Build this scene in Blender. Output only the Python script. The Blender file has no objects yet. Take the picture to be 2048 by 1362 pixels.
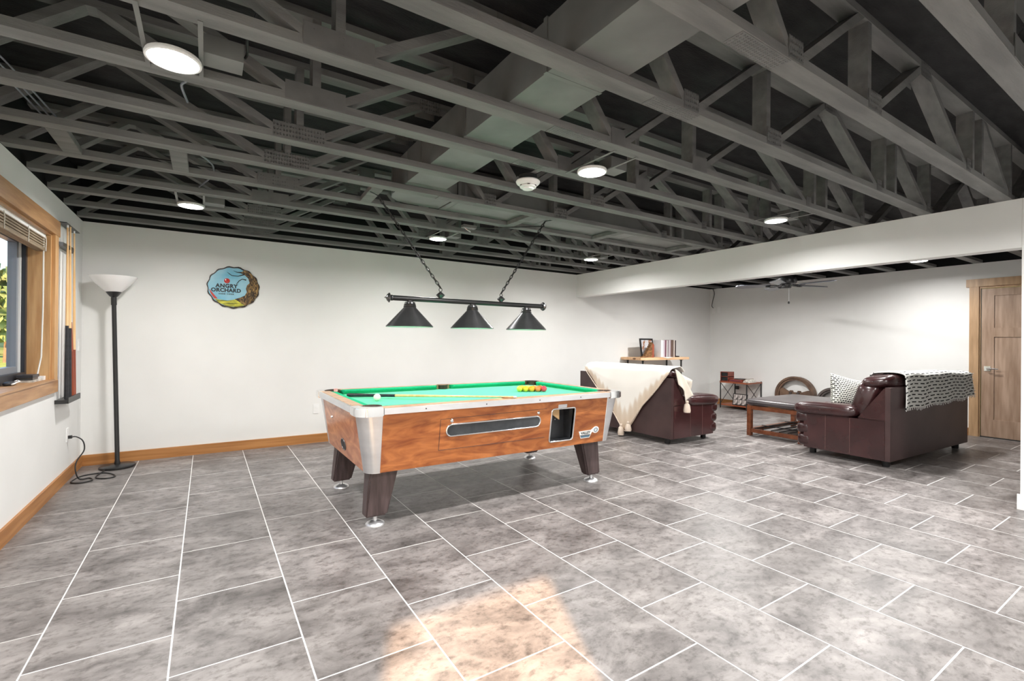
import bpy, bmesh, math, random
from mathutils import Vector, Matrix, Euler
R = math.radians
random.seed(7)
S = bpy.context.scene
COL = S.collection

# ------------------------------------------------------------------ camera
FPX = 947.6
yaw, pitch, roll = R(32.811), R(0.099), R(0.505)
F_ = Vector((math.sin(yaw)*math.cos(pitch), math.cos(yaw)*math.cos(pitch), math.sin(pitch)))
r_ = Vector((math.cos(yaw), -math.sin(yaw), 0))
u_ = r_.cross(F_)
R_ = math.cos(roll)*r_ + math.sin(roll)*u_
U_ = -math.sin(roll)*r_ + math.cos(roll)*u_
cd = bpy.data.cameras.new('camera')
cd.sensor_width = 36.0; cd.lens = 36.0*FPX/2048.0
cd.clip_start = 0.05; cd.clip_end = 400
cam = bpy.data.objects.new('camera', cd); COL.objects.link(cam)
CAMP = Vector((0, 0, 1.249))
m4 = Matrix.Identity(4)
for i in range(3):
    m4[i][0], m4[i][1], m4[i][2], m4[i][3] = R_[i], U_[i], -F_[i], CAMP[i]
cam.matrix_world = m4
S.camera = cam

def project(p):
    v = Vector(p) - CAMP; d = v.dot(F_)
    if d < 0.05: return None
    return (1024 + FPX*v.dot(R_)/d, 681 - FPX*v.dot(U_)/d)

# ------------------------------------------------------------------ light, world, exposure
SUN_POWER, SKY_POWER, WAFER_W, EXPO = 16.0, 0.42, 31.0, 0.38
S.view_settings.view_transform = 'Standard'
S.view_settings.look = 'None'
S.view_settings.gamma = 1.0
S.view_settings.use_curve_mapping = False
S.view_settings.exposure = EXPO
S.cycles.use_denoising = True
S.cycles.diffuse_bounces = 6
S.cycles.max_bounces = 12

w = bpy.data.worlds.new('sky'); S.world = w; w.use_nodes = True
nt = w.node_tree; nt.nodes.clear()
out = nt.nodes.new('ShaderNodeOutputWorld'); bg = nt.nodes.new('ShaderNodeBackground')
sky = nt.nodes.new('ShaderNodeTexSky'); sky.sky_type = 'NISHITA'
sky.sun_disc = False; sky.sun_elevation = R(27); sky.sun_rotation = R(203); sky.air_density = 1.0; sky.dust_density = 1.5
bg.inputs['Strength'].default_value = SKY_POWER
nt.links.new(sky.outputs[0], bg.inputs['Color']); nt.links.new(bg.outputs[0], out.inputs[0])

sl = bpy.data.lights.new('sun', 'SUN'); sl.energy = SUN_POWER; sl.angle = R(0.9); sl.color = (1.0, 0.54, 0.24)
sun = bpy.data.objects.new('sun', sl); COL.objects.link(sun)
sd = Vector((0.42, 1.0, 0)).normalized()
sdir = Vector((sd.x*math.cos(R(27)), sd.y*math.cos(R(27)), -math.sin(R(27))))
sun.rotation_euler = sdir.to_track_quat('-Z', 'Y').to_euler()
sun.location = (-3, -8, 6)

# ------------------------------------------------------------------ room numbers
LW, BW, BX, RX, CZ, RY = -1.020, 6.130, 5.238, 8.917, 2.380, -1.50
DECK = 2.838

# ------------------------------------------------------------------ helpers
def tag(o, label=None, cat=None, group=None, kind=None):
    if label: o['label'] = label
    if cat: o['category'] = cat
    if group: o['group'] = group
    if kind: o['kind'] = kind
    return o

def thing(name, label, cat, loc=(0, 0, 0), rotz=0, group=None):
    o = bpy.data.objects.new(name, None); COL.objects.link(o)
    o.empty_display_size = 0.1
    o.location = loc; o.rotation_euler = (0, 0, rotz)
    return tag(o, label, cat, group)

def off(parent):
    v = Vector((0, 0, 0))
    while parent is not None:
        v += parent.location; parent = parent.parent
    return v

def obj(name, bm, m, parent=None, world=False, smooth=False, bevel=0, seg=2, recenter=True):
    if bevel:
        es = [e for e in bm.edges if len(e.link_faces) == 2 and e.calc_face_angle(0) > 0.5]
        bmesh.ops.bevel(bm, geom=es, offset=bevel, segments=seg, affect='EDGES', clamp_overlap=True)
    if parent is not None:
        v = off(parent)
        if not world:                       # built in the thing's own frame: take away only the parts in between
            root = parent
            while root.parent is not None: root = root.parent
            v = v - root.location
        bmesh.ops.translate(bm, verts=bm.verts, vec=-v)
    c = Vector((0, 0, 0))
    if recenter and bm.verts:
        lo = Vector((min(v.co.x for v in bm.verts), min(v.co.y for v in bm.verts), min(v.co.z for v in bm.verts)))
        hi = Vector((max(v.co.x for v in bm.verts), max(v.co.y for v in bm.verts), max(v.co.z for v in bm.verts)))
        c = (lo+hi)/2; c.z = lo.z
        bmesh.ops.translate(bm, verts=bm.verts, vec=-c)
    me = bpy.data.meshes.new(name); bm.to_mesh(me); bm.free()
    if smooth:
        me.polygons.foreach_set('use_smooth', [True]*len(me.polygons))
        if smooth != 'all':
            try: me.set_sharp_from_angle(angle=R(38))
            except Exception: pass
    o = bpy.data.objects.new(name, me); COL.objects.link(o)
    if m is not None: me.materials.append(m if not isinstance(m, str) else M[m])
    o.location = c
    o.parent = parent
    return o

def shared(name, me, parent, loc=(0, 0, 0), rot=(0, 0, 0)):
    o = bpy.data.objects.new(name, me); COL.objects.link(o)
    o.parent = parent; o.location = loc; o.rotation_euler = rot
    return o

def struct(name, bm, m, parent=None, **k):
    o = obj(name, bm, m, parent, **k)
    if parent is None: o['kind'] = 'structure'
    return o

def copy_tree(o, parent=None):
    c = o.copy(); COL.objects.link(c); c.parent = parent
    for ch in list(o.children): copy_tree(ch, c)
    return c

def N(): return bmesh.new()

def box(x0, x1, y0, y1, z0, z1, bm=None, mat=None):
    bm = bm or N()
    vs = [bm.verts.new(((x0, x1)[i & 1], (y0, y1)[(i >> 1) & 1], (z0, z1)[i >> 2])) for i in range(8)]
    for f in ((0, 2, 3, 1), (4, 5, 7, 6), (0, 1, 5, 4), (2, 6, 7, 3), (0, 4, 6, 2), (1, 3, 7, 5)):
        bm.faces.new([vs[i] for i in f])
    if mat is not None:
        bmesh.ops.transform(bm, matrix=mat, verts=vs)
    return bm

def beam(p, q, wd, ht, bm=None, up=(0, 0, 1)):
    """rectangular bar from p to q; wd sideways, ht along 'up'"""
    bm = bm or N()
    p, q = Vector(p), Vector(q); d = (q-p); L = d.length; d.normalize()
    s = d.cross(Vector(up))
    if s.length < 1e-5: s = d.cross(Vector((1, 0, 0)))
    s.normalize(); t = s.cross(d)
    m = Matrix.Identity(4)
    for i in range(3):
        m[i][0], m[i][1], m[i][2], m[i][3] = d[i], s[i], t[i], p[i]
    return box(0, L, -wd/2, wd/2, -ht/2, ht/2, bm, m)

def tube(pts, r, bm=None, n=8, closed=False, caps=True):
    bm = bm or N()
    pts = [Vector(p) for p in pts]; K = len(pts)
    rs = r if isinstance(r, (list, tuple)) else [r]*K
    rings = []; prev = None
    for i, p in enumerate(pts):
        a = pts[i-1] if (i > 0 or closed) else p
        b = pts[(i+1) % K] if (i < K-1 or closed) else p
        d = (b-a).normalized()
        if prev is None:
            s = d.cross(Vector((0, 0, 1)))
            if s.length < 1e-3: s = d.cross(Vector((1, 0, 0)))
        else:
            s = prev - d*prev.dot(d)
            if s.length < 1e-4: s = d.cross(Vector((0, 1, 0)))
        s.normalize(); prev = s; t = d.cross(s)
        rings.append([bm.verts.new(p + (s*math.cos(2*math.pi*k/n) + t*math.sin(2*math.pi*k/n))*rs[i]) for k in range(n)])
    rng = range(K) if closed else range(K-1)
    for i in rng:
        A, B = rings[i], rings[(i+1) % K]
        for k in range(n):
            bm.faces.new((A[k], A[(k+1) % n], B[(k+1) % n], B[k]))
    if caps and not closed:
        bm.faces.new(list(reversed(rings[0]))); bm.faces.new(rings[-1])
    bmesh.ops.recalc_face_normals(bm, faces=bm.faces)
    return bm

def lathe(prof, n=24, bm=None, c=(0, 0, 0), axis='z'):
    """prof: list of (r, h)"""
    bm = bm or N(); rings = []
    def P(r, h, a):
        x, y = r*math.cos(a), r*math.sin(a)
        if axis == 'z': v = (x, y, h)
        elif axis == 'y': v = (x, h, y)
        else: v = (h, x, y)
        return Vector(v)+Vector(c)
    for r, h in prof:
        if r < 1e-6: rings.append([bm.verts.new(P(0, h, 0))])
        else: rings.append([bm.verts.new(P(r, h, 2*math.pi*k/n)) for k in range(n)])
    for A, B in zip(rings, rings[1:]):
        for k in range(n):
            k2 = (k+1) % n
            if len(A) == 1 and len(B) == 1: continue
            if len(A) == 1: bm.faces.new((A[0], B[k2], B[k]))
            elif len(B) == 1: bm.faces.new((A[k], A[k2], B[0]))
            else: bm.faces.new((A[k], A[k2], B[k2], B[k]))
    bmesh.ops.recalc_face_normals(bm, faces=bm.faces)
    return bm

def prism(poly, lo, hi, plane='xz', bm=None):
    """extrude a 2-D polygon between lo and hi along the plane's normal"""
    bm = bm or N()
    def P(a, b, c):
        return {'xz': (a, c, b), 'yz': (c, a, b), 'xy': (a, b, c)}[plane]
    A = [bm.verts.new(P(a, b, lo)) for a, b in poly]; B = [bm.verts.new(P(a, b, hi)) for a, b in poly]
    bm.faces.new(A); bm.faces.new(list(reversed(B)))
    n = len(poly)
    for i in range(n): bm.faces.new((A[i], A[(i+1) % n], B[(i+1) % n], B[i]))
    bmesh.ops.recalc_face_normals(bm, faces=bm.faces)
    return bm

def rrect(x0, x1, z0, z1, r, n=6):
    pts = []
    for cx, cz, a0 in ((x1-r, z1-r, 0), (x0+r, z1-r, 90), (x0+r, z0+r, 180), (x1-r, z0+r, 270)):
        for k in range(n+1):
            a = R(a0+90*k/n); pts.append((cx+r*math.cos(a), cz+r*math.sin(a)))
    return pts

def pillow(lx, ly, lz, c=(0, 0, 0), rot=None, e1=0.45, e2=0.45, n=20, bm=None, pinch=0.0):
    """superellipsoid cushion"""
    bm = bm or N(); new = []
    sg = lambda v, e: math.copysign(abs(v)**e, v)
    rows = []
    nv = max(6, n//2)
    for i in range(nv+1):
        v = -math.pi/2 + math.pi*i/nv
        if i in (0, nv): rows.append([bm.verts.new((0, 0, sg(math.sin(v), e1)*lz/2))]); new += rows[-1]; continue
        row = []
        for k in range(n):
            u = 2*math.pi*k/n
            x = sg(math.cos(v), e1)*sg(math.cos(u), e2)*lx/2
            y = sg(math.cos(v), e1)*sg(math.sin(u), e2)*ly/2
            z = sg(math.sin(v), e1)*lz/2
            if pinch:
                q = (abs(2*x/lx)*abs(2*y/ly))
                z *= (1-pinch*q)
            row.append(bm.verts.new((x, y, z)))
        rows.append(row); new += row
    for A, B in zip(rows, rows[1:]):
        for k in range(n):
            k2 = (k+1) % n
            if len(A) == 1: bm.faces.new((A[0], B[k2], B[k]))
            elif len(B) == 1: bm.faces.new((A[k], A[k2], B[0]))
            else: bm.faces.new((A[k], A[k2], B[k2], B[k]))
    m = Matrix.Translation(Vector(c)) @ (Euler(rot).to_matrix().to_4x4() if rot else Matrix.Identity(4))
    bmesh.ops.transform(bm, matrix=m, verts=new)
    bmesh.ops.recalc_face_normals(bm, faces=bm.faces)
    return bm

def sheet(fn, nu, nv, thick=0.006, bm=None, keep=None):
    """cloth from fn(u,v)->point with uv map; given thickness by a second layer"""
    bm = bm or N(); uvl = bm.loops.layers.uv.new('UVMap')
    g = [[Vector(fn(i/nu, j/nv)) for j in range(nv+1)] for i in range(nu+1)]
    def nrm(i, j):
        a = g[min(i+1, nu)][j]-g[max(i-1, 0)][j]; b = g[i][min(j+1, nv)]-g[i][max(j-1, 0)]
        q = a.cross(b); return q.normalized() if q.length > 1e-9 else Vector((0, 0, 1))
    T = [[bm.verts.new(g[i][j]+nrm(i, j)*thick/2) for j in range(nv+1)] for i in range(nu+1)]
    B = [[bm.verts.new(g[i][j]-nrm(i, j)*thick/2) for j in range(nv+1)] for i in range(nu+1)]
    def face(vs, uvs):
        try: f = bm.faces.new(vs)
        except ValueError: return
        for l, q in zip(f.loops, uvs): l[uvl].uv = q
    for i in range(nu):
        for j in range(nv):
            uv = [(i/nu, j/nv), ((i+1)/nu, j/nv), ((i+1)/nu, (j+1)/nv), (i/nu, (j+1)/nv)]
            face([T[i][j], T[i+1][j], T[i+1][j+1], T[i][j+1]], uv)
            face([B[i][j+1], B[i+1][j+1], B[i+1][j], B[i][j]], [uv[3], uv[2], uv[1], uv[0]])
    for i in range(nu):
        for j in (0, nv):
            face([T[i][j], B[i][j], B[i+1][j], T[i+1][j]], [(i/nu, j/nv)]*4)
    for j in range(nv):
        for i in (0, nu):
            face([T[i][j], T[i][j+1], B[i][j+1], B[i][j]], [(i/nu, j/nv)]*4)
    bmesh.ops.recalc_face_normals(bm, faces=bm.faces)
    return bm

def text_bm(s, size, depth, mat4, space=1.0, bold=0.0):
    cu = bpy.data.curves.new('t', 'FONT'); cu.body = s; cu.size = size; cu.extrude = depth; cu.align_x = 'CENTER'; cu.align_y = 'CENTER'
    cu.space_character = space; cu.offset = bold; cu.resolution_u = 3
    o = bpy.data.objects.new('t', cu); COL.objects.link(o)
    bpy.context.view_layer.update()
    me = bpy.data.meshes.new_from_object(o.evaluated_get(bpy.context.evaluated_depsgraph_get()))
    bpy.data.objects.remove(o); bpy.data.curves.remove(cu)
    bm = N(); bm.from_mesh(me); bpy.data.meshes.remove(me)
    bmesh.ops.transform(bm, matrix=mat4, verts=bm.verts)
    return bm

# ------------------------------------------------------------------ materials
M = {}
def srgb(r, g, b):
    f = lambda c: (c/255/12.92) if c/255 <= .04045 else ((c/255+.055)/1.055)**2.4
    return (f(r), f(g), f(b), 1)

def mat(name, c1, c2=None, rough=0.5, metal=0.0, scale=6, stretch=(1, 1, 1), detail=5, bump=0.0, bscale=None, spec=0.5,
        coat=0.0, coords='Object', lo=0.35, hi=0.65, sheen=0.0, emit=None, estr=0, rough2=None, distort=0.0, alpha=None, trans=0.0):
    m = bpy.data.materials.new(name); m.use_nodes = True; M[name] = m
    t = m.node_tree; b = t.nodes['Principled BSDF']; L = t.links.new
    b.inputs['Roughness'].default_value = rough; b.inputs['Metallic'].default_value = metal
    b.inputs['Specular IOR Level'].default_value = spec
    b.inputs['Coat Weight'].default_value = coat; b.inputs['Coat Roughness'].default_value = 0.15
    b.inputs['Sheen Weight'].default_value = sheen
    b.inputs['Base Color'].default_value = c1
    b.inputs['Transmission Weight'].default_value = trans
    if emit: b.inputs['Emission Color'].default_value = emit; b.inputs['Emission Strength'].default_value = estr
    if c2 or bump:
        tc = t.nodes.new('ShaderNodeTexCoord'); mp = t.nodes.new('ShaderNodeMapping')
        mp.inputs['Scale'].default_value = stretch
        L(tc.outputs[coords], mp.inputs[0])
        if c2:
            nz = t.nodes.new('ShaderNodeTexNoise'); nz.inputs['Scale'].default_value = scale; nz.inputs['Detail'].default_value = detail
            nz.inputs['Distortion'].default_value = distort
            L(mp.outputs[0], nz.inputs['Vector'])
            rp = t.nodes.new('ShaderNodeValToRGB'); rp.color_ramp.elements[0].position = lo; rp.color_ramp.elements[1].position = hi
            rp.color_ramp.elements[0].color = c1; rp.color_ramp.elements[1].color = c2
            L(nz.outputs['Fac'], rp.inputs[0]); L(rp.outputs[0], b.inputs['Base Color'])
            if rough2 is not None:
                mr = t.nodes.new('ShaderNodeMapRange'); mr.inputs['To Min'].default_value = rough; mr.inputs['To Max'].default_value = rough2
                L(nz.outputs['Fac'], mr.inputs['Value']); L(mr.outputs[0], b.inputs['Roughness'])
        if bump:
            n2 = t.nodes.new('ShaderNodeTexNoise'); n2.inputs['Scale'].default_value = bscale or scale*4; n2.inputs['Detail'].default_value = 4
            L(mp.outputs[0], n2.inputs['Vector'])
            bp = t.nodes.new('ShaderNodeBump'); bp.inputs['Strength'].default_value = bump; bp.inputs['Distance'].default_value = 0.01
            L(n2.outputs['Fac'], bp.inputs['Height']); L(bp.outputs[0], b.inputs['Normal'])
    return m

def g(v, a=1): return (v, v, v, 1)
mat('wall_paint', (.80, .80, .785, 1), (.82, .82, .805, 1), rough=.75, scale=3, bump=.05, bscale=180, spec=.2)
mat('white_paint', (.85, .85, .84, 1), rough=.45)
mat('black_paint', (.130, .130, .128, 1), (.192, .192, .187, 1), rough=.62, scale=5, stretch=(.5, 3, 3), bump=.25, bscale=60, spec=.35)
mat('deck_black', (.010, .010, .011, 1), (.024, .024, .025, 1), rough=.7, scale=5, stretch=(1, 3, 1), bump=.4, bscale=40, spec=.25)
mat('duct_paint', (.145, .147, .143, 1), (.21, .215, .208, 1), rough=.42, metal=.25, scale=3, bump=.12, bscale=8, rough2=.55)
mat('rim_black', (.012, .012, .013, 1), rough=.8, spec=.2)
mat('grout', (.70, .69, .67, 1), (.76, .75, .73, 1), rough=.8, scale=30)
mat('trim_wood', srgb(160, 107, 58), srgb(184, 130, 78), rough=.42, scale=4, stretch=(.4, 5, 9), detail=6, spec=.4)
mat('trim_wood_y', srgb(160, 107, 58), srgb(184, 130, 78), rough=.42, scale=4, stretch=(5, .4, 9), detail=6, spec=.4)
mat('casing_wood', srgb(160, 116, 76), srgb(190, 146, 102), rough=.4, scale=4, stretch=(8, .7, 8), detail=6, spec=.4)
mat('casing_wood_v', srgb(186, 140, 92), srgb(212, 170, 120), rough=.4, scale=4, stretch=(8, 8, .7), detail=6, spec=.4)
mat('door_wood', srgb(146, 120, 100), srgb(178, 152, 132), rough=.30, scale=4, stretch=(5, 5, .5), detail=7, spec=.5)
mat('door_casing', srgb(160, 128, 94), srgb(188, 154, 118), rough=.4, scale=4, stretch=(5, 5, .5), detail=6)
mat('cabinet_wood', srgb(128, 66, 30), srgb(192, 120, 66), rough=.32, scale=4.2, stretch=(.75, 1, 2.6), detail=8, distort=1.6, lo=.32, hi=.68, coat=.25)
mat('cabinet_wood_end', srgb(160, 88, 54), srgb(216, 150, 108), rough=.32, scale=4.2, stretch=(1, .9, 2.4), detail=8, distort=1.6, lo=.32, hi=.68, coat=.25)
mat('rail_wood', srgb(176, 128, 88), srgb(206, 166, 124), rough=.35, scale=6, stretch=(1, 6, 6), detail=6, coat=.3)
mat('alu', (.74, .75, .77, 1), (.84, .85, .87, 1), rough=.30, metal=.9, scale=4, stretch=(1, 1, 3), rough2=.42)
mat('chrome', (.86, .87, .88, 1), rough=.10, metal=1.0)
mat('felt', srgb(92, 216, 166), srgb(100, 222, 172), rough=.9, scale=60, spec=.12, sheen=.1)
mat('felt_shaded', srgb(34, 176, 126), srgb(42, 186, 134), rough=.9, scale=60, spec=.12)  # rail cloth: same green, with its shade put into a darker colour
mat('pocket', srgb(58, 42, 34), srgb(84, 62, 50), rough=.55, scale=20)
mat('leg_wood', srgb(58, 46, 46), srgb(84, 70, 70), rough=.42, scale=6, stretch=(6, 6, .6), detail=6)
mat('dark_recess', srgb(40, 42, 46), srgb(58, 60, 64), rough=.35, scale=8)
mat('dark_glass', srgb(46, 50, 54), srgb(70, 74, 78), rough=.16, scale=4, spec=.6)
mat('black', (.012, .012, .013, 1), rough=.45)
mat('black_metal', (.018, .018, .019, 1), rough=.35, spec=.5)
mat('shade_metal', (.10, .102, .107, 1), (.13, .132, .137, 1), rough=.28, metal=.7, scale=5)
mat('shade_white', (.9, .9, .88, 1), rough=.5)
mat('lamp_glass', (.93, .92, .92, 1), (.90, .88, .89, 1), rough=.35, scale=2, trans=0.0)
mat('white_plastic', (.86, .86, .85, 1), rough=.35)
mat('leather', srgb(46, 24, 25), srgb(66, 36, 37), rough=.27, scale=3, detail=4, bump=.22, bscale=9, spec=.6, coat=.25)
mat('leather_back', srgb(58, 40, 40), srgb(72, 53, 52), rough=.42, scale=3, bump=.06, bscale=60, spec=.5)
mat('leather_black', srgb(58, 52, 54), srgb(78, 72, 73), rough=.33, scale=4, bump=.08, bscale=20, spec=.6, coat=.15)
mat('thread', srgb(116, 84, 80), rough=.7)
mat('throw', srgb(236, 228, 216), srgb(226, 215, 200), rough=.9, scale=3, spec=.1, bump=.15, bscale=30)
def throw_material():
    m = mat('throw_cloth', srgb(236, 230, 220), rough=.9, spec=.1)
    t = m.node_tree; b = t.nodes['Principled BSDF']; L = t.links.new
    uv = t.nodes.new('ShaderNodeUVMap'); uv.uv_map = 'UVMap'; sp = t.nodes.new('ShaderNodeSeparateXYZ'); L(uv.outputs[0], sp.inputs[0])
    zz = t.nodes.new('ShaderNodeMath'); zz.operation = 'PINGPONG'; zz.inputs[1].default_value = .028; L(sp.outputs[0], zz.inputs[0])
    zm = t.nodes.new('ShaderNodeMath'); zm.operation = 'MULTIPLY_ADD'; zm.inputs[1].default_value = 3.0; L(zz.outputs[0], zm.inputs[0]); L(sp.outputs[1], zm.inputs[2])
    rp = t.nodes.new('ShaderNodeValToRGB'); e = rp.color_ramp.elements
    e[0].position = .76; e[0].color = srgb(243, 239, 232); e[1].position = .84; e[1].color = srgb(220, 205, 188)
    q = e.new(.97); q.color = srgb(212, 194, 174)
    L(zm.outputs[0], rp.inputs[0]); L(rp.outputs[0], b.inputs['Base Color'])
throw_material()
mat('tassel', srgb(220, 205, 190), srgb(200, 184, 168), rough=.9, scale=40, stretch=(1, 1, .1), spec=.1)
mat('pine', srgb(214, 166, 122), srgb(236, 198, 158), rough=.45, scale=4, stretch=(.6, 6, 6), detail=5)
mat('ottoman_wood', srgb(98, 52, 30), srgb(132, 78, 50), rough=.38, scale=5, stretch=(3, 3, 3), detail=5)
mat('stand_wood', srgb(128, 66, 42), srgb(160, 92, 62), rough=.4, scale=6, detail=5)
mat('mahogany', srgb(112, 46, 34), srgb(140, 66, 50), rough=.3, scale=6, stretch=(1, 1, 5))
mat('wheel_wood', srgb(74, 54, 42), srgb(112, 86, 68), rough=.55, scale=7, detail=6, bump=.2, bscale=20)
mat('wheel_orange', srgb(150, 88, 42), srgb(184, 118, 66), rough=.5, scale=6, stretch=(1, 1, 4))
mat('wheel_dark', srgb(52, 44, 42), srgb(84, 74, 70), rough=.5, scale=7, bump=.15, bscale=20)
mat('fan_blade', (.10, .11, .13, 1), (.13, .14, .16, 1), rough=.3, scale=4, coat=.3)
mat('cue_maple', srgb(222, 176, 118), srgb(236, 198, 148), rough=.3, scale=6, stretch=(5, 5, .4), coat=.3)
mat('cue_red', srgb(128, 52, 30), srgb(160, 80, 52), rough=.3, scale=6, stretch=(5, 5, .4), coat=.3)
mat('cue_wrap', srgb(30, 30, 34), srgb(46, 46, 52), rough=.5, scale=40)
mat('chalk', srgb(226, 150, 150), srgb(238, 190, 186), rough=.9, scale=60)
mat('blind', srgb(112, 96, 76), srgb(152, 134, 110), rough=.75, scale=9, stretch=(8, .5, 8), detail=6)
mat('cord_white', (.8, .78, .72, 1), rough=.7)
mat('frame_dark', srgb(44, 47, 54), rough=.4)
mat('frame_grey', srgb(128, 134, 142), rough=.4)
mat('paper', srgb(225, 222, 214), srgb(170, 164, 156), rough=.8, scale=30)
mat('photo', srgb(190, 180, 175), srgb(52, 44, 44), rough=.25, scale=14, lo=.42, hi=.58)
mat('photo2', srgb(206, 210, 216), srgb(150, 104, 74), rough=.25, scale=9, lo=.45, hi=.62)
mat('carving', srgb(92, 62, 36), srgb(150, 108, 66), rough=.6, scale=18, stretch=(1, 1, 3), bump=.3, bscale=40)
mat('sign_rim', srgb(36, 22, 20), rough=.4)
mat('sign_sky', srgb(96, 176, 206), srgb(176, 214, 226), rough=.35, scale=4, lo=.3, hi=.7, detail=3)
mat('sign_bark', srgb(44, 27, 12), srgb(196, 156, 92), rough=.4, scale=22, stretch=(2, 1, .7), lo=.44, hi=.72, detail=5, distort=2)
mat('sign_green', srgb(104, 108, 26), srgb(214, 208, 70), rough=.4, scale=14, stretch=(.6, 1, 3), lo=.4, hi=.6)
mat('sign_red', srgb(176, 32, 30), srgb(206, 60, 52), rough=.2, scale=20, coat=.5)
mat('sign_ink', srgb(18, 30, 38), rough=.5)
mat('badge_blue', srgb(84, 116, 138), rough=.3)
mat('lens', (1, 1, 1, 1), rough=.4, emit=(1.0, .985, .96, 1), estr=26)
mat('grass', srgb(112, 138, 78), srgb(150, 168, 104), rough=.95, scale=1.2, spec=.05)
mat('dirt', srgb(186, 148, 124), srgb(206, 172, 148), rough=.95, scale=2, spec=.05)
mat('gravel', srgb(214, 208, 200), srgb(196, 188, 180), rough=.95, scale=6, spec=.05)
mat('hill', srgb(96, 122, 74), srgb(146, 158, 110), rough=1, scale=.25, spec=.02)
mat('leaf', srgb(98, 122, 82), srgb(140, 158, 118), rough=.8, scale=1.5, spec=.1)
mat('bark', srgb(92, 76, 62), srgb(120, 102, 86), rough=.9, scale=6)
for i, c in enumerate([(214, 214, 60), (232, 200, 48), (238, 168, 40), (232, 128, 62), (206, 66, 78), (226, 196, 70), (240, 206, 110), (236, 150, 60), (222, 110, 60), (240, 236, 214)]):
    mat('ball%d' % i, srgb(*c), rough=.08, coat=.6)
for i, c in enumerate([(222, 220, 222), (236, 236, 236), (205, 198, 206), (158, 130, 140), (94, 40, 58), (226, 222, 220), (70, 54, 60), (208, 200, 204), (176, 162, 168), (88, 66, 58), (120, 96, 84), (60, 46, 44), (214, 200, 190), (52, 40, 42)]):
    mat('sleeve%d' % i, srgb(*c), rough=.5)

def tile_material():
    m = bpy.data.materials.new('floor_tile'); m.use_nodes = True; M['tile'] = m
    t = m.node_tree; b = t.nodes['Principled BSDF']; L = t.links.new
    ge = t.nodes.new('ShaderNodeNewGeometry'); oi = t.nodes.new('ShaderNodeObjectInfo')
    mul = t.nodes.new('ShaderNodeMath'); mul.operation = 'MULTIPLY'; mul.inputs[1].default_value = 37.0; L(oi.outputs['Random'], mul.inputs[0])
    cb = t.nodes.new('ShaderNodeCombineXYZ'); L(mul.outputs[0], cb.inputs[2]); 
    ad = t.nodes.new('ShaderNodeVectorMath'); ad.operation = 'ADD'; L(ge.outputs['Position'], ad.inputs[0]); L(cb.outputs[0], ad.inputs[1])
    mp = t.nodes.new('ShaderNodeMapping'); mp.inputs['Scale'].default_value = (.80, 1.15, 1); L(ad.outputs[0], mp.inputs[0])
    n1 = t.nodes.new('ShaderNodeTexNoise'); n1.inputs['Scale'].default_value = 4.0; n1.inputs['Detail'].default_value = 9; n1.inputs['Roughness'].default_value = .66; n1.inputs['Distortion'].default_value = .5
    L(mp.outputs[0], n1.inputs['Vector'])
    r1 = t.nodes.new('ShaderNodeValToRGB'); e = r1.color_ramp.elements
    e[0].position = .30; e[0].color = (.092, .082, .079, 1); e[1].position = .72; e[1].color = (.385, .358, .346, 1)
    k = e.new(.50); k.color = (.222, .204, .197, 1)
    L(n1.outputs['Fac'], r1.inputs[0])
    n2 = t.nodes.new('ShaderNodeTexNoise'); n2.inputs['Scale'].default_value = 24; n2.inputs['Detail'].default_value = 6; n2.inputs['Roughness'].default_value = .7
    L(mp.outputs[0], n2.inputs['Vector'])
    r2 = t.nodes.new('ShaderNodeValToRGB'); r2.color_ramp.elements[0].position = .34; r2.color_ramp.elements[0].color = (.45, .43, .42, 1)
    r2.color_ramp.elements[1].position = .50; r2.color_ramp.elements[1].color = (1, 1, 1, 1); q = r2.color_ramp.elements.new(.72); q.color = (1.12, 1.12, 1.12, 1)
    L(n2.outputs['Fac'], r2.inputs[0])
    mx = t.nodes.new('ShaderNodeMix'); mx.data_type = 'RGBA'; mx.blend_type = 'MULTIPLY'; mx.inputs['Factor'].default_value = .85
    L(r1.outputs[0], mx.inputs['A']); L(r2.outputs[0], mx.inputs['B'])
    br = t.nodes.new('ShaderNodeMapRange'); br.inputs['To Min'].default_value = .83; br.inputs['To Max'].default_value = .99; L(oi.outputs['Random'], br.inputs['Value'])
    mv = t.nodes.new('ShaderNodeVectorMath'); mv.operation = 'SCALE'; L(mx.outputs['Result'], mv.inputs[0]); L(br.outputs[0], mv.inputs['Scale'])
    L(mv.outputs[0], b.inputs['Base Color'])
    rr = t.nodes.new('ShaderNodeMapRange'); rr.inputs['To Min'].default_value = .30; rr.inputs['To Max'].default_value = .50; L(n1.outputs['Fac'], rr.inputs['Value']); L(rr.outputs[0], b.inputs['Roughness'])
    bp = t.nodes.new('ShaderNodeBump'); bp.inputs['Strength'].default_value = .10; bp.inputs['Distance'].default_value = .004
    L(n2.outputs['Fac'], bp.inputs['Height']); L(bp.outputs[0], b.inputs['Normal'])
    b.inputs['Specular IOR Level'].default_value = .45
tile_material()

def pane_material():
    m = bpy.data.materials.new('window_glass'); m.use_nodes = True; M['glass'] = m
    t = m.node_tree; t.nodes.clear(); L = t.links.new
    o = t.nodes.new('ShaderNodeOutputMaterial'); mx = t.nodes.new('ShaderNodeMixShader'); tr = t.nodes.new('ShaderNodeBsdfTransparent'); gl = t.nodes.new('ShaderNodeBsdfGlossy')
    gl.inputs['Roughness'].default_value = .02; tr.inputs[0].default_value = (.94, .96, .95, 1)
    mx.inputs[0].default_value = .05
    L(tr.outputs[0], mx.inputs[1]); L(gl.outputs[0], mx.inputs[2]); L(mx.outputs[0], o.inputs[0])
pane_material()

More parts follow.
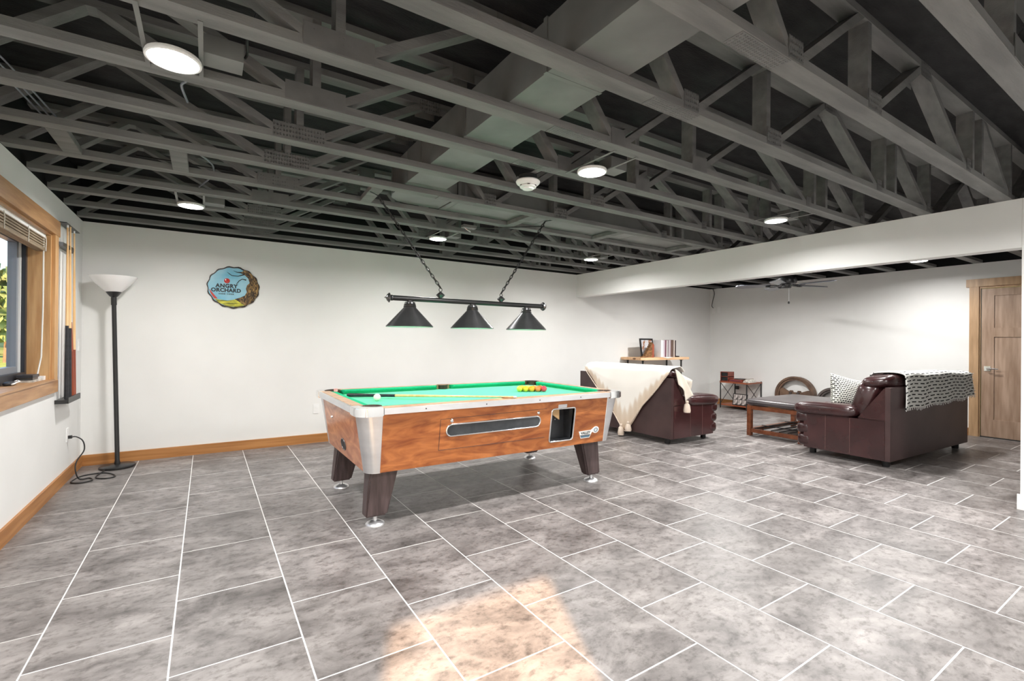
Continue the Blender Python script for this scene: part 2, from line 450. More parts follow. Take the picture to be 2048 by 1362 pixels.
def plate_material():
    """pressed truss plate: painted like the truss, with rows of punched slots"""
    m = mat('plate', (.125, .125, .123, 1), (.17, .17, .166, 1), rough=.5, metal=.2, scale=8)
    t = m.node_tree; b = t.nodes['Principled BSDF']; L = t.links.new
    ge = t.nodes.new('ShaderNodeNewGeometry'); mp = t.nodes.new('ShaderNodeMapping'); mp.inputs['Scale'].default_value = (62, 62, 40); L(ge.outputs['Position'], mp.inputs[0])
    vo = t.nodes.new('ShaderNodeTexVoronoi'); vo.inputs['Scale'].default_value = 1; vo.inputs['Randomness'].default_value = .12; L(mp.outputs[0], vo.inputs['Vector'])
    rp = t.nodes.new('ShaderNodeValToRGB'); rp.color_ramp.elements[0].position = .18; rp.color_ramp.elements[1].position = .34; L(vo.outputs['Distance'], rp.inputs[0])
    bp = t.nodes.new('ShaderNodeBump'); bp.inputs['Strength'].default_value = .9; bp.inputs['Distance'].default_value = .01
    L(rp.outputs[0], bp.inputs['Height']); L(bp.outputs[0], b.inputs['Normal'])
plate_material()

def woven(name, white, black, fu, fv, dash):
    """white cloth with broken rows of black stitches, laid along the cloth's own uv"""
    m = bpy.data.materials.new(name); m.use_nodes = True; M[name] = m
    t = m.node_tree; b = t.nodes['Principled BSDF']; L = t.links.new
    b.inputs['Roughness'].default_value = .95; b.inputs['Specular IOR Level'].default_value = .1
    uv = t.nodes.new('ShaderNodeUVMap'); uv.uv_map = 'UVMap'
    nz = t.nodes.new('ShaderNodeTexNoise'); nz.inputs['Scale'].default_value = 30; L(uv.outputs[0], nz.inputs['Vector'])
    sv = t.nodes.new('ShaderNodeVectorMath'); sv.operation = 'SCALE'; sv.inputs['Scale'].default_value = .012; L(nz.outputs['Color'], sv.inputs[0])
    av = t.nodes.new('ShaderNodeVectorMath'); av.operation = 'ADD'; L(uv.outputs[0], av.inputs[0]); L(sv.outputs[0], av.inputs[1])
    br = t.nodes.new('ShaderNodeTexBrick'); br.offset = .5
    mp = t.nodes.new('ShaderNodeMapping'); mp.inputs['Scale'].default_value = (fu, fv, 1); L(av.outputs[0], mp.inputs[0]); L(mp.outputs[0], br.inputs['Vector'])
    br.inputs['Color1'].default_value = black; br.inputs['Color2'].default_value = black; br.inputs['Mortar'].default_value = white
    br.inputs['Scale'].default_value = 1; br.inputs['Mortar Size'].default_value = dash; br.inputs['Mortar Smooth'].default_value = .15
    br.inputs['Brick Width'].default_value = 1.0; br.inputs['Row Height'].default_value = .5
    L(br.outputs['Color'], b.inputs['Base Color'])
    bp = t.nodes.new('ShaderNodeBump'); bp.inputs['Strength'].default_value = .4; bp.inputs['Distance'].default_value = .01; L(br.outputs['Fac'], bp.inputs['Height']); L(bp.outputs[0], b.inputs['Normal'])
woven('blanket_weave', srgb(226, 226, 222), srgb(28, 28, 30), 14, 9.5, .185)
woven('knit_weave', srgb(214, 214, 206), srgb(50, 50, 49), 30, 17, .12)

# ================================================================== THE SETTING
# ---- floor slab (grout) and tiles
floor = struct('floor', box(LW-.2, RX+.15, RY-.15, BW+.2, -.16, -.0007), 'grout')
TX0, TW, TL, GAP = -1.029, .4597, .6059, .0054
full = N(); box(-(TW-GAP)/2, (TW-GAP)/2, -(TL-GAP)/2, (TL-GAP)/2, -.006, 0, full)
es = [e for e in full.edges if all(v.co.z > -.001 for v in e.verts)]
bmesh.ops.bevel(full, geom=es, offset=.0012, segments=1, affect='EDGES')
full_me = bpy.data.meshes.new('tile'); full.to_mesh(full_me); full.free(); full_me.materials.append(M['tile'])
far_bm = N()
FLO = off(floor)
X0, X1, Y0, Y1 = LW+.012, RX-.012, RY, BW-.012
i = 0
while TX0+TW*i < X1:
    xa, xb = TX0+TW*i, TX0+TW*(i+1)
    base = .328 if i % 2 == 0 else .025
    n = math.floor((Y0-base)/TL)
    while base+TL*n < Y1:
        ya, yb = base+TL*n, base+TL*(n+1); n += 1
        cx0, cx1, cy0, cy1 = max(xa+GAP/2, X0), min(xb-GAP/2, X1), max(ya+GAP/2, Y0), min(yb-GAP/2, Y1)
        if cx1-cx0 < .01 or cy1-cy0 < .01: continue
        pr = [project((px, py, 0)) for px in (cx0, cx1) for py in (cy0, cy1)]
        vis = any(p and -60 < p[0] < 2108 and 600 < p[1] < 1440 for p in pr)
        if vis and not (cx0 > BX+.1 and cy1 < .6):
            if cx1-cx0 > TW-GAP-.002 and cy1-cy0 > TL-GAP-.002:
                shared('tile', full_me, floor, Vector(((xa+xb)/2, (ya+yb)/2, 0))-FLO)
            else:
                t_ = obj('tile', box(cx0, cx1, cy0, cy1, -.006, 0), 'tile', floor, world=True)
        else:
            box(cx0, cx1, cy0, cy1, -.006, 0, far_bm)
    i += 1
tf = obj('tile_field', far_bm, 'tile', floor, world=True); tf['kind'] = 'stuff'

# ---- walls
WY0, WY1, WZ0, WZ1 = 3.05, 5.05, .91, 2.06       # window opening in the left wall
bm = box(LW-.216, LW, RY-.15, WY0, 0, CZ)
box(LW-.216, LW, WY1, BW+.2, 0, CZ, bm); box(LW-.216, LW, WY0, WY1, 0, WZ0, bm); box(LW-.216, LW, WY0, WY1, WZ1, CZ, bm)
struct('wall_left', bm, 'wall_paint')
struct('wall_back', box(LW, RX+.15, BW, BW+.2, 0, CZ), 'wall_paint')
DY0, DY1, DZ1 = 1.09, 2.005, 2.055                 # door opening in the right wall
bm = box(RX, RX+.15, RY, DY0, 0, CZ); box(RX, RX+.15, DY1, BW, 0, CZ, bm); box(RX, RX+.15, DY0, DY1, DZ1, CZ, bm)
struct('wall_right', bm, 'wall_paint')
PX0, PX1, PZ1 = -.90, .10, 2.06                  # glazed garden door behind the camera
bm = box(LW, PX0, RY-.15, RY, 0, CZ); box(PX1, RX+.15, RY-.15, RY, 0, CZ, bm); box(PX0, PX1, RY-.15, RY, PZ1, CZ, bm)
struct('wall_rear', bm, 'wall_paint')
struct('wall_divider', box(BX, BX+.14, RY, .935, 0, CZ), 'wall_paint', bevel=.006)
struct('trim_1', box(BX, BX+.14, .936, BW, 2.003, CZ), 'wall_paint', bevel=.004)        # painted header beam over the opening
# ---- deck above the trusses and black rim boards above the walls
ceil = struct('ceiling', box(LW-.30, RX+.15, RY-.15, BW+.2, DECK, DECK+.03), 'deck_black')
bm = box(LW-.06, LW-.02, RY-.05, BW+.06, CZ+.001, DECK); box(LW-.02, RX+.05, BW+.02, BW+.06, CZ+.001, DECK, bm)
box(RX+.02, RX+.06, RY-.05, BW+.02, CZ+.001, DECK, bm); box(LW-.02, RX+.02, RY-.05, RY-.01, CZ+.001, DECK, bm)
struct('trim_2', bm, 'rim_black')
# ---- baseboards
BBH = .105
struct('baseboard_left', box(LW, LW+.016, RY, BW, 0, BBH), 'trim_wood_y', bevel=.004)
struct('baseboard_back', box(LW+.016, RX-.016, BW-.016, BW, 0, BBH), 'trim_wood', bevel=.004)
struct('baseboard_right', box(RX-.016, RX, DY1+.09, BW-.016, 0, BBH), 'trim_wood_y', bevel=.004)
struct('baseboard_divider', box(BX-.016, BX, RY, .95, 0, .115), 'white_paint', bevel=.004)  # overexposed board: its glare put into the colour as white

# ---- window 1 in the left wall
win = thing('window_1', None, None, (LW-.16, (WY0+WY1)/2, WZ0)); win['kind'] = 'structure'
def wpart(name, bm, m, **k): return obj(name, bm, m, win, world=True, **k)
CT = .022
wpart('head_casing', box(LW, LW+CT+.004, WY0-.14, WY1+.125, WZ1-.008, WZ1+.112), 'casing_wood', bevel=.003)
wpart('side_casing', box(LW, LW+CT, WY1+.0, WY1+.10, WZ0, WZ1-.008), 'casing_wood_v', bevel=.003)
wpart('side_casing', box(LW, LW+CT, WY0-.10, WY0, WZ0, WZ1-.008), 'casing_wood_v', bevel=.003)
wpart('sill_apron', box(LW, LW+CT, WY0-.12, WY1+.115, WZ0-.095, WZ0-.0), 'casing_wood', bevel=.003)
wpart('sill_board', box(LW-.19, LW+CT+.006, WY0, WY1, WZ0, WZ0+.012), 'casing_wood', bevel=.003)
wpart('jamb', box(LW-.13, LW, WY1-.02, WY1, WZ0+.012, WZ1), 'casing_wood_v')
wpart('jamb', box(LW-.13, LW, WY0, WY0+.02, WZ0+.012, WZ1), 'casing_wood_v')
wpart('head_jamb', box(LW-.13, LW, WY0+.02, WY1-.02, WZ1-.02, WZ1), 'casing_wood')
fx0, fx1 = LW-.20, LW-.13
bm = box(fx0, fx1, WY1-.06, WY1, WZ0+.012, WZ1); box(fx0, fx1, WY0, WY0+.06, WZ0+.012, WZ1, bm)
box(fx0, fx1, WY0+.06, WY1-.06, WZ0+.012, WZ0+.075, bm); box(fx0, fx1, WY0+.06, WY1-.06, WZ1-.06, WZ1, bm)
wpart('window_frame', bm, 'frame_dark', bevel=.003)
sx0, sx1 = LW-.215, LW-.165
bm = box(sx0, sx1, WY1-.115, WY1-.06, WZ0+.075, WZ1-.06); box(sx0, sx1, WY0+.06, WY0+.115, WZ0+.075, WZ1-.06, bm)
box(sx0, sx1, WY0+.115, WY1-.115, WZ0+.075, WZ0+.12, bm); box(sx0, sx1, WY0+.115, WY1-.115, WZ1-.11, WZ1-.06, bm)
wpart('sash', bm, 'frame_grey', bevel=.003)
wpart('sash_stop', box(sx1, sx1+.012, WY1-.075, WY1-.062, WZ0+.075, WZ1-.06), 'white_paint')
wpart('pane', box(LW-.195, LW-.189, WY0+.11, WY1-.11, WZ0+.115, WZ1-.105), 'glass')
# raised woven blind
bl = thing('window_blind', 'raised tan woven blind gathered at the head of the window', 'blind', (LW-.05, (WY0+WY1)/2, 1.90))
def bpart(name, bm, m, **k): return obj(name, bm, m, bl, world=True, **k)
bpart('head_rail', box(LW-.075, LW-.028, WY0+.03, WY1-.03, 2.012, 2.04), 'white_paint', bevel=.003)
for k in range(8):
    z = 1.935+.0095*k
    bpart('slat', box(LW-.078+.006*(k % 2), LW-.030+.006*(k % 2), WY0+.03, WY1-.03, z, z+.0062), 'blind')
bpart('bottom_rail', box(LW-.080, LW-.024, WY0+.03, WY1-.03, 1.908, 1.933), 'blind', bevel=.004)
for y in (WY1-.06, WY1-.48, WY1-.95, WY1-1.5):
    bpart('ladder_cord', tube([(LW-.022, y, 2.02), (LW-.018, y, 1.98), (LW-.021, y+.004, 1.94), (LW-.02, y, 1.91)], .003, n=5), 'cord_white')
bpart('pull_cord', tube([(LW-.03, WY1-.075, 2.01), (LW-.03, WY1-.072, 1.5), (LW-.035, WY1-.082, 1.1), (LW-.05, WY1-.10, .975), (LW-.06, WY1-.13, .935)], .0045, n=6), 'cord_white', smooth=True)

# ---- door 1 in the right wall
dr = thing('door_1', None, None, (RX, (DY0+DY1)/2, 0)); dr['kind'] = 'structure'
def dpart(name, bm, m, p=dr, **k): return obj(name, bm, m, p, world=True, **k)
dpart('head_casing', box(RX-.026, RX, DY0-.12, DY1+.118, DZ1+.0, DZ1+.105), 'door_casing', bevel=.003)
dpart('side_casing', box(RX-.02, RX, DY1-.012, DY1+.085, 0, DZ1), 'door_casing', bevel=.003)
dpart('side_casing', box(RX-.02, RX, DY0-.085, DY0+.012, 0, DZ1), 'door_casing', bevel=.003)
dpart('jamb', box(RX, RX+.12, DY1-.025, DY1, 0, DZ1), 'door_casing'); dpart('jamb', box(RX, RX+.12, DY0, DY0+.025, 0, DZ1), 'door_casing')
dpart('head_jamb', box(RX, RX+.12, DY0+.025, DY1-.025, DZ1-.025, DZ1), 'door_casing')
lx0, lx1, ly0, ly1, lz0, lz1 = RX+.020, RX+.060, DY0+.030, DY1-.030, .012, DZ1-.030
ST = .125
dpart('stile', box(lx0, lx1, ly1-ST, ly1, lz0, lz1), 'door_wood', bevel=.002)
dpart('stile', box(lx0, lx1, ly0, ly0+ST, lz0, lz1), 'door_wood', bevel=.002)
for nm, a, b in (('top_rail', 1.925, lz1), ('lock_rail', 1.365, 1.488), ('bottom_rail', lz0, .245)):
    dpart(nm, box(lx0, lx1, ly0+ST, ly1-ST, a, b), 'door_wood', bevel=.002)
dpart('panel', box(lx0+.012, lx1-.012, ly0+ST, ly1-ST, 1.488, 1.925), 'door_wood')
dpart('panel', box(lx0+.012, lx1-.012, ly0+ST, (ly0+ly1)/2-.045, .245, 1.365), 'door_wood')
dpart('panel', box(lx0+.012, lx1-.012, (ly0+ly1)/2-.045, ly1-ST, .245, 1.365), 'door_wood')
dpart('threshold', box(RX-.005, RX+.12, DY0+.025, DY1-.025, 0, .010), 'black')
hy, hz = ly1-.062, .935
hd = dpart('handle', box(lx0-.008, lx0, hy-.032, hy+.032, hz-.032, hz+.032), 'chrome', bevel=.002)
dpart('lever', tube([(lx0-.008, hy, hz), (lx0-.045, hy, hz), (lx0-.05, hy-.02, hz), (lx0-.05, hy-.115, hz-.002)], .009, n=8), 'chrome', hd, smooth=True)

# ---- glazed garden door behind the camera (the warm sun on the floor comes through it)
d2 = thing('door_2', None, None, ((PX0+PX1)/2, RY-.07, 0)); d2['kind'] = 'structure'
bm = box(PX0, PX0+.06, RY-.11, RY-.05, 0, PZ1); box(PX1-.06, PX1, RY-.11, RY-.05, 0, PZ1, bm)
box(PX0+.06, PX1-.06, RY-.11, RY-.05, PZ1-.06, PZ1, bm); box(PX0+.06, PX1-.06, RY-.11, RY-.05, 0, .08, bm)
obj('frame', bm, 'white_paint', d2, world=True)
obj('pane', box(PX0+.06, PX1-.06, RY-.085, RY-.079, .08, PZ1-.06), 'glass', d2, world=True)

# ================================================================== CEILING: trusses, ducts, blocks
def unitbox(nm, m):
    b_ = box(-.5, .5, -.5, .5, -.5, .5); me = bpy.data.meshes.new(nm); b_.to_mesh(me); b_.free(); me.materials.append(M[m]); return me

CW = .089
WEBS = [((-.99, 2.405), (-.50, 2.815)), ((-.44, 2.815), (.36, 2.405)), ((.44, 2.40), (.44, 2.81)), ((.52, 2.405), (1.21, 2.815)),
        ((1.95, 2.405), (1.61, 2.815)), ((2.03, 2.405), (2.60, 2.815)), ((2.67, 2.40), (2.67, 2.81)), ((2.75, 2.405), (3.38, 2.815)), ((3.42, 2.815), (4.13, 2.405)),
        ((4.27, 2.40), (4.27, 2.81)), ((4.47, 2.40), (4.47, 2.81)), ((4.50, 2.815), (5.13, 2.405)), ((5.20, 2.40), (5.20, 2.81))]
PLATES = [(.30, .575, 2.384, 2.472), (1.925, 2.035, 2.384, 2.475), (2.655, 2.80, 2.384, 2.478), (4.12, 4.20, 2.384, 2.462), (5.12, 5.18, 2.384, 2.455), (1.16, 1.30, 2.75, 2.835), (3.33, 3.47, 2.75, 2.835)]
WEBS2 = [((5.45, 2.405), (6.1, 2.815)), ((6.18, 2.815), (6.8, 2.405)), ((6.88, 2.40), (6.88, 2.81)), ((6.96, 2.405), (7.6, 2.815)), ((7.68, 2.815), (8.3, 2.405)), ((8.38, 2.405), (8.85, 2.815))]

def truss_proto(x0, x1, webs, plates):
    ms = []
    ms.append(('bottom_chord', 'black_paint', box(x0, x1, -CW/2, CW/2, CZ, CZ+.038)))
    ms.append(('top_chord', 'black_paint', box(x0, x1, -CW/2, CW/2, DECK-.038, DECK-.001)))
    for (xa, za), (xb, zb) in webs:
        # clip the web between the chords
        za2, zb2 = (max(CZ+.020, min(DECK-.020, z)) for z in (za, zb))
        ms.append(('web', 'black_paint', beam((xa, 0, za2), (xb, 0, zb2), CW-.004, .038, up=(0, 1, 0)) if False else beam((xa, 0, za2), (xb, 0, zb2), CW-.004, .038, up=(0, 0, 1) if abs(xa-xb) > .01 else (1, 0, 0))))
    for a, b, c, d in plates:
        for s in (-1, 1):
            y0, y1 = sorted((s*CW/2, s*(CW/2+.0025)))
            ms.append(('connector_plate', 'plate', box(a, b, y0, y1, c, d)))
    out_ = []
    for nm, mt, b_ in ms:
        me = bpy.data.meshes.new(nm); b_.to_mesh(me); b_.free(); me.materials.append(M[mt]); out_.append((nm, me))
    return out_
P1 = truss_proto(LW+.004, BX+.065, WEBS, PLATES)
ub = box(1.72, 2.05, -.04, .04, CZ-.0022, CZ); splice_me = bpy.data.meshes.new('splice_plate'); ub.to_mesh(splice_me); ub.free(); splice_me.materials.append(M['plate'])
P2 = truss_proto(BX+.075, RX-.004, WEBS2, [])
ORD = ['nearest', 'second', 'third', 'fourth', 'fifth', 'sixth', 'seventh', 'eighth', 'ninth', 'tenth', 'eleventh', 'twelfth', 'thirteenth', 'fourteenth', 'fifteenth', 'sixteenth', 'seventeenth']
TY = [1.03+.4877*k for k in range(-5, 11)]
TYv = [y for y in TY if y < BW-.06]
from_back = sorted(TYv, reverse=True)
for y in TYv:
    k = from_back.index(y)
    lab = 'black painted wooden floor truss over the pool room, %s from the back wall' % ('closest' if k == 0 else ORD[k])
    t = thing('floor_truss', lab, 'truss', (0, y, 0), group='floor trusses over the pool room')
    for nm, me in P1: shared(nm, me, t)
    shared('splice_plate', splice_me, t, (-.10*(k % 3), 0, 0))
    lab = 'black wooden floor truss over the sofas beyond the white beam, %s from the back wall' % ('closest' if k == 0 else ORD[k])
    t = thing('floor_truss', lab, 'truss', (0, y, 0), group='floor trusses over the sofas')
    for nm, me in P2: shared(nm, me, t)

# ---- main duct running towards the back wall, then a flat branch duct to the right
d1 = thing('main_duct', 'dark painted sheet metal duct running through the trusses towards the back wall', 'duct', (1.39, 2.0, 2.42))
segs = [-1.3, .55, 1.66, 2.43, 3.10, 3.36]
for a, b in zip(segs, segs[1:]):
    p = obj('duct_section', box(1.235, 1.548, a+.004, b-.004, 2.420, 2.655), 'duct_paint', d1, world=True, bevel=.004)
    obj('seam_flange', box(1.229, 1.554, b-.018, b-.004, 2.4195, 2.660), 'duct_paint', p, world=True) if False else None
for b in segs[1:-1]:
    obj('seam_flange', box(1.228, 1.555, b-.012, b+.012, 2.4190, 2.662), 'duct_paint', d1, world=True)
pts = [(1.235, 3.36), (1.548, 3.36), (1.72, 3.515), (1.72, 3.905), (1.43, 3.905), (1.33, 3.88), (1.265, 3.81), (1.235, 3.70)]
obj('elbow', prism(pts, 2.421, 2.655, 'xy'), 'duct_paint', d1, world=True, bevel=.004)
d3 = thing('branch_duct', 'flat wide dark duct running above the pool light to the white beam', 'duct', (3.4, 3.71, 2.42))
xs = [1.725, 2.75, 3.95, 5.15]
for a, b in zip(xs, xs[1:]):
    obj('duct_section', box(a+.003, b-.003, 3.518, 3.908, 2.4205, 2.60), 'duct_paint', d3, world=True, bevel=.004)
for x in (1.745, 1.80, 2.75, 3.95):
    obj('seam_flange', box(x-.012, x+.012, 3.516, 3.910, 2.4190, 2.605), 'duct_paint', d3, world=True)
# ---- small round pipe behind the far webs and thin white cross pipes seen at right
pp = obj('conduit_pipe', tube([(1.0, 1.27, 2.70), (1.9, 1.28, 2.70), (3.2, 1.27, 2.69), (5.2, 1.26, 2.70)], .012, n=8), 'black_paint', smooth=True)
tag(pp, 'thin black conduit pipe strung through the nearest trusses at upper right', 'pipe')
# ---- flat 2x4 blocks between trusses
def block(x, ya, yb, label, z=CZ, wd=.089, tilt=0):
    o = obj('ceiling_block', beam((x-tilt/2, ya, z+.019), (x+tilt/2, yb, z+.019), wd, .038), 'black_paint', bevel=.002)
    return tag(o, label, 'block', 'flat blocks between the trusses')
yA, yB, yC = 1.03+.4877*5+CW/2+.001, 1.03+.4877*6-CW/2-.001, 0
block(-.70, yA, yB, 'flat black timber block between trusses beside the window wall', tilt=.0)
block(-.155, yA, yB, 'flat black timber block between trusses left of the pool light')
block(1.075, yA, yB, 'flat timber block between trusses where the left lamp chain hangs', tilt=.02)
block(2.49, yA, yB, 'flat timber block under the branch duct, left of the right lamp chain')
block(3.60, yA, yB, 'flat timber block under the middle of the branch duct')
block(4.82, yA, yB, 'flat timber block under the branch duct beside the white beam')
# ---- cables
def cable(pts, r, label, m='black'):
    # smooth the polyline with a Catmull-Rom pass
    P_ = [Vector(p) for p in pts]; outp = []
    for i in range(len(P_)-1):
        a, b, c, d = P_[max(i-1, 0)], P_[i], P_[i+1], P_[min(i+2, len(P_)-1)]
        for k in range(6):
            t = k/6
            outp.append(.5*((2*b)+(c-a)*t+(2*a-5*b+4*c-d)*t*t+(3*b-a-3*c+d)*t**3))
    outp.append(P_[-1])
    o = obj('cable', tube(outp, r, n=6), m, smooth='all')
    return tag(o, label, 'cable')
cable([(.127, 2.31, 2.44), (.135, 2.30, 2.46), (.13, 2.18, 2.48), (.17, 2.12, 2.58), (.20, 1.95, 2.72), (.05, 1.75, 2.75)], .006, 'black cable looping up from the near left ceiling light')
cable([(-.12, 2.56, 2.42), (-.09, 2.66, 2.44), (-.11, 2.75, 2.45), (-.09, 2.9, 2.44)], .006, 'pale grey cable stub hanging behind the near left ceiling light', 'frame_grey')
cable([(-.06, 3.55, 2.45), (-.05, 3.66, 2.44), (.0, 3.8, 2.45), (.03, 3.9, 2.44), (.02, 4.2, 2.46), (-.06, 4.5, 2.45)], .006, 'grey cable draped over trusses near the left timber blocks', 'frame_grey')
for k in range(3):
    cable([(-.93+.035*k, 2.6, 2.47), (-.84+.035*k, 2.85, 2.46), (-.80+.03*k, 3.2, 2.47), (-.75+.03*k, 3.75, 2.46)], .0045, ['first', 'second', 'third'][k]+' of the thin grey cables running over the trusses at far left', 'frame_grey')
cable([(-.4, 3.96, 2.45), (.3, 4.0, 2.46), (1.0, 4.15, 2.45), (1.6, 4.2, 2.46)], .005, 'thin dark cable running over the trusses towards the ceiling sensor')
cable([(2.2, 4.15, 2.375), (2.35, 4.05, 2.365), (2.5, 3.95, 2.372), (2.75, 3.70, 2.37)], .005, 'thin black cable from the ceiling sensor to the right lamp chain')

# ---- ceiling hook / sensor bracket beside truss
hk = thing('sensor_bracket', 'small silver ceiling bracket behind the pool light chain', 'bracket', (2.15, 4.13, 2.34))
obj('plate', box(2.08, 2.22, 4.10, 4.16, 2.352, 2.379), 'duct_paint', hk, world=True, bevel=.004)
obj('clip', tube([(2.10, 4.12, 2.35), (2.12, 4.10, 2.325), (2.16, 4.12, 2.318), (2.17, 4.14, 2.345)], .007, n=6), 'alu', hk, world=True, smooth=True)

# ---- recessed disc lights held by straps between trusses
def wafer(x, y, label, power=None):
    t = thing('disc_light', label, 'ceiling light', (x, y, CZ-.02), group='round ceiling lights')
    o_ = Vector((x, y, CZ-.02))
    obj('trim_ring', lathe([(.086, -.003), (.087, -.006), (.095, -.005), (.097, .002), (.094, .012), (.06, .014), (0, .014)], 32), 'white_plastic', t, smooth=True)
    obj('lens', lathe([(0, -.0045), (.05, -.005), (.0858, -.0040), (.0858, .001), (0, .001)], 32), 'lens', t, smooth=True)
    n0 = max([yy for yy in TYv if yy < y]); n1 = min([yy for yy in TYv if yy > y])
    for s in (-1, 1):
        obj('strap', box(s*.092-.008+(0), s*.092+.008, n0-y+CW/2-.03, n1-y-CW/2+.03, .0165, .0195), 'duct_paint', t)
    bx = obj('junction_box', box(.10, .24, -.075, .04, .030, .105), 'duct_paint', t, bevel=.003)
    ld = bpy.data.lights.new('disc_light_lamp', 'AREA'); ld.shape = 'DISK'; ld.size = .165; ld.energy = power or WAFER_W; ld.color = (1.0, .98, .955); ld.spread = R(166)
    lo = bpy.data.objects.new('lamp_light', ld); COL.objects.link(lo); lo.parent = t; lo.location = (0, 0, -.010)
    return t
wafer(-.120, 2.326, 'large bright round ceiling light at upper left, nearest the camera')
wafer(-.119, 4.800, 'round ceiling light near the back left corner, beside the window wall', 21)
wafer(2.108, 2.323, 'round ceiling light right of the smoke detector over the pool table')
wafer(4.316, 2.310, 'round ceiling light close to the middle of the white beam', 26)
wafer(2.113, 4.787, 'round ceiling light behind the left chain of the pool light', 22)
wafer(4.341, 4.788, 'round ceiling light at the far end beside the white beam corner', 22)
wafer(7.921, 2.357, 'round ceiling light beyond the white beam, over the loveseat', 22)
wafer(6.55, 4.29, 'added ceiling light hidden behind the white beam, over the coffee table', 50)  # added out of view to brighten the sofa room
wafer(6.30, 2.36, 'added ceiling light hidden behind the white beam, at its near end', 38)  # second added lamp, hidden by the beam, brightens the sofa room
for x in (-.12, 2.11, 4.32):
    wafer(x, -.13, 'added ceiling light behind the camera, %s' % {-.12: 'on the window side', 2.11: 'in the middle', 4.32: 'on the beam side'}[x], 44)  # unseen row added as fill, continuing the light grid

# ---- smoke detector
sm = thing('smoke_detector', 'white round smoke detector hanging under the trusses', 'smoke detector', (1.83, 2.655, 2.30))
obj('bracket', box(-.02, .02, -.20, .05, .0765, .0795), 'black_paint', sm)
obj('mount', lathe([(0, .076), (.062, .076), (.062, .040), (0, .040)], 28), 'black', sm, smooth=True)
obj('base', lathe([(0, .042), (.078, .042), (.083, .034), (.078, .022), (.060, .008), (0, .008)], 32), 'white_plastic', sm, smooth=True)
obj('vent_ring', lathe([(.050, .010), (.057, .004), (.055, -.004), (.046, -.006), (0, -.006)], 32), 'white_plastic', sm, smooth=True)
obj('cap', lathe([(.036, -.004), (.040, -.010), (.036, -.017), (0, -.019)], 28), 'white_plastic', sm, smooth=True)
bm = N()
for a in range(0, 360, 60):
    tube([(.058*math.cos(R(a-8)), .058*math.sin(R(a-8)), .0045), (.059*math.cos(R(a)), .059*math.sin(R(a)), .0045), (.058*math.cos(R(a+8)), .058*math.sin(R(a+8)), .0045)], .003, bm, 5)
obj('slots', bm, 'black', sm)

# ================================================================== POOL TABLE
pt = thing('pool_table', 'coin operated pool table with wood grain sides, chrome corners and green cloth', 'pool table', (1.955, 3.69, 0))
def pp_(name, bm, m, p=pt, **k): return obj(name, bm, m, p, world=True, **k)
TXa, TXb, TYa, TYb = .795, 3.125, 3.0, 4.375        # outer rail rectangle
ZT, ZA, ZB, ZF = .815, .770, .375, .776             # rail top, apron bottom, cabinet bottom, bed
ti, bi = .030, .088                                 # inset of the cabinet at top and bottom
def side_pt(side, a, z, push=0):
    """point on a tapered side; a runs along the side in world coordinates"""
    k = (ZA - z)/(ZA-ZB); ins = ti+(bi-ti)*k - push
    if side == 'front': return (a, TYa+ins, z)
    if side == 'back': return (a, TYb-ins, z)
    if side == 'left': return (TXa+ins, a, z)
    return (TXb-ins, a, z)
def side_panel(side, a0, a1, holes=()):
    """slab following the taper with rectangular holes left open"""
    As = sorted({a0, a1} | {h[0] for h in holes} | {h[1] for h in holes}); Zs = sorted({ZB, ZA} | {h[2] for h in holes} | {h[3] for h in holes})
    bm = N()
    for i in range(len(As)-1):
        for j in range(len(Zs)-1):
            am, zm = (As[i]+As[i+1])/2, (Zs[j]+Zs[j+1])/2
            if any(h[0] < am < h[1] and h[2] < zm < h[3] for h in holes): continue
            q = [(As[i], Zs[j]), (As[i+1], Zs[j]), (As[i+1], Zs[j+1]), (As[i], Zs[j+1])]
            o_ = [bm.verts.new(side_pt(side, a, z)) for a, z in q]; n_ = [bm.verts.new(side_pt(side, a, z, -.022)) for a, z in q]
            bm.faces.new(o_); bm.faces.new(list(reversed(n_)))
            for k in range(4): bm.faces.new((o_[k], n_[k], n_[(k+1) % 4], o_[(k+1) % 4]))
    bmesh.ops.recalc_face_normals(bm, faces=bm.faces)
    return bm
HX0, HX1, HZ0, HZ1 = 2.352, 2.592, .432, .700       # coin box opening
CP = .165                                           # corner post reach
fp = pp_('front_panel', side_panel('front', TXa+CP, TXb-CP, [(HX0, HX1, HZ0, HZ1)]), 'cabinet_wood')
pp_('back_panel', side_panel('back', TXa+CP, TXb-CP), 'cabinet_wood')
pp_('end_panel', side_panel('left', TYa+CP, TYb-CP), 'cabinet_wood_end')
pp_('end_panel', side_panel('right', TYa+CP, TYb-CP), 'cabinet_wood_end')
pp_('floor_panel', box(TXa+bi+.03, TXb-bi-.03, TYa+bi+.03, TYb-bi-.03, ZB+.003, ZB+.02), 'leg_wood')
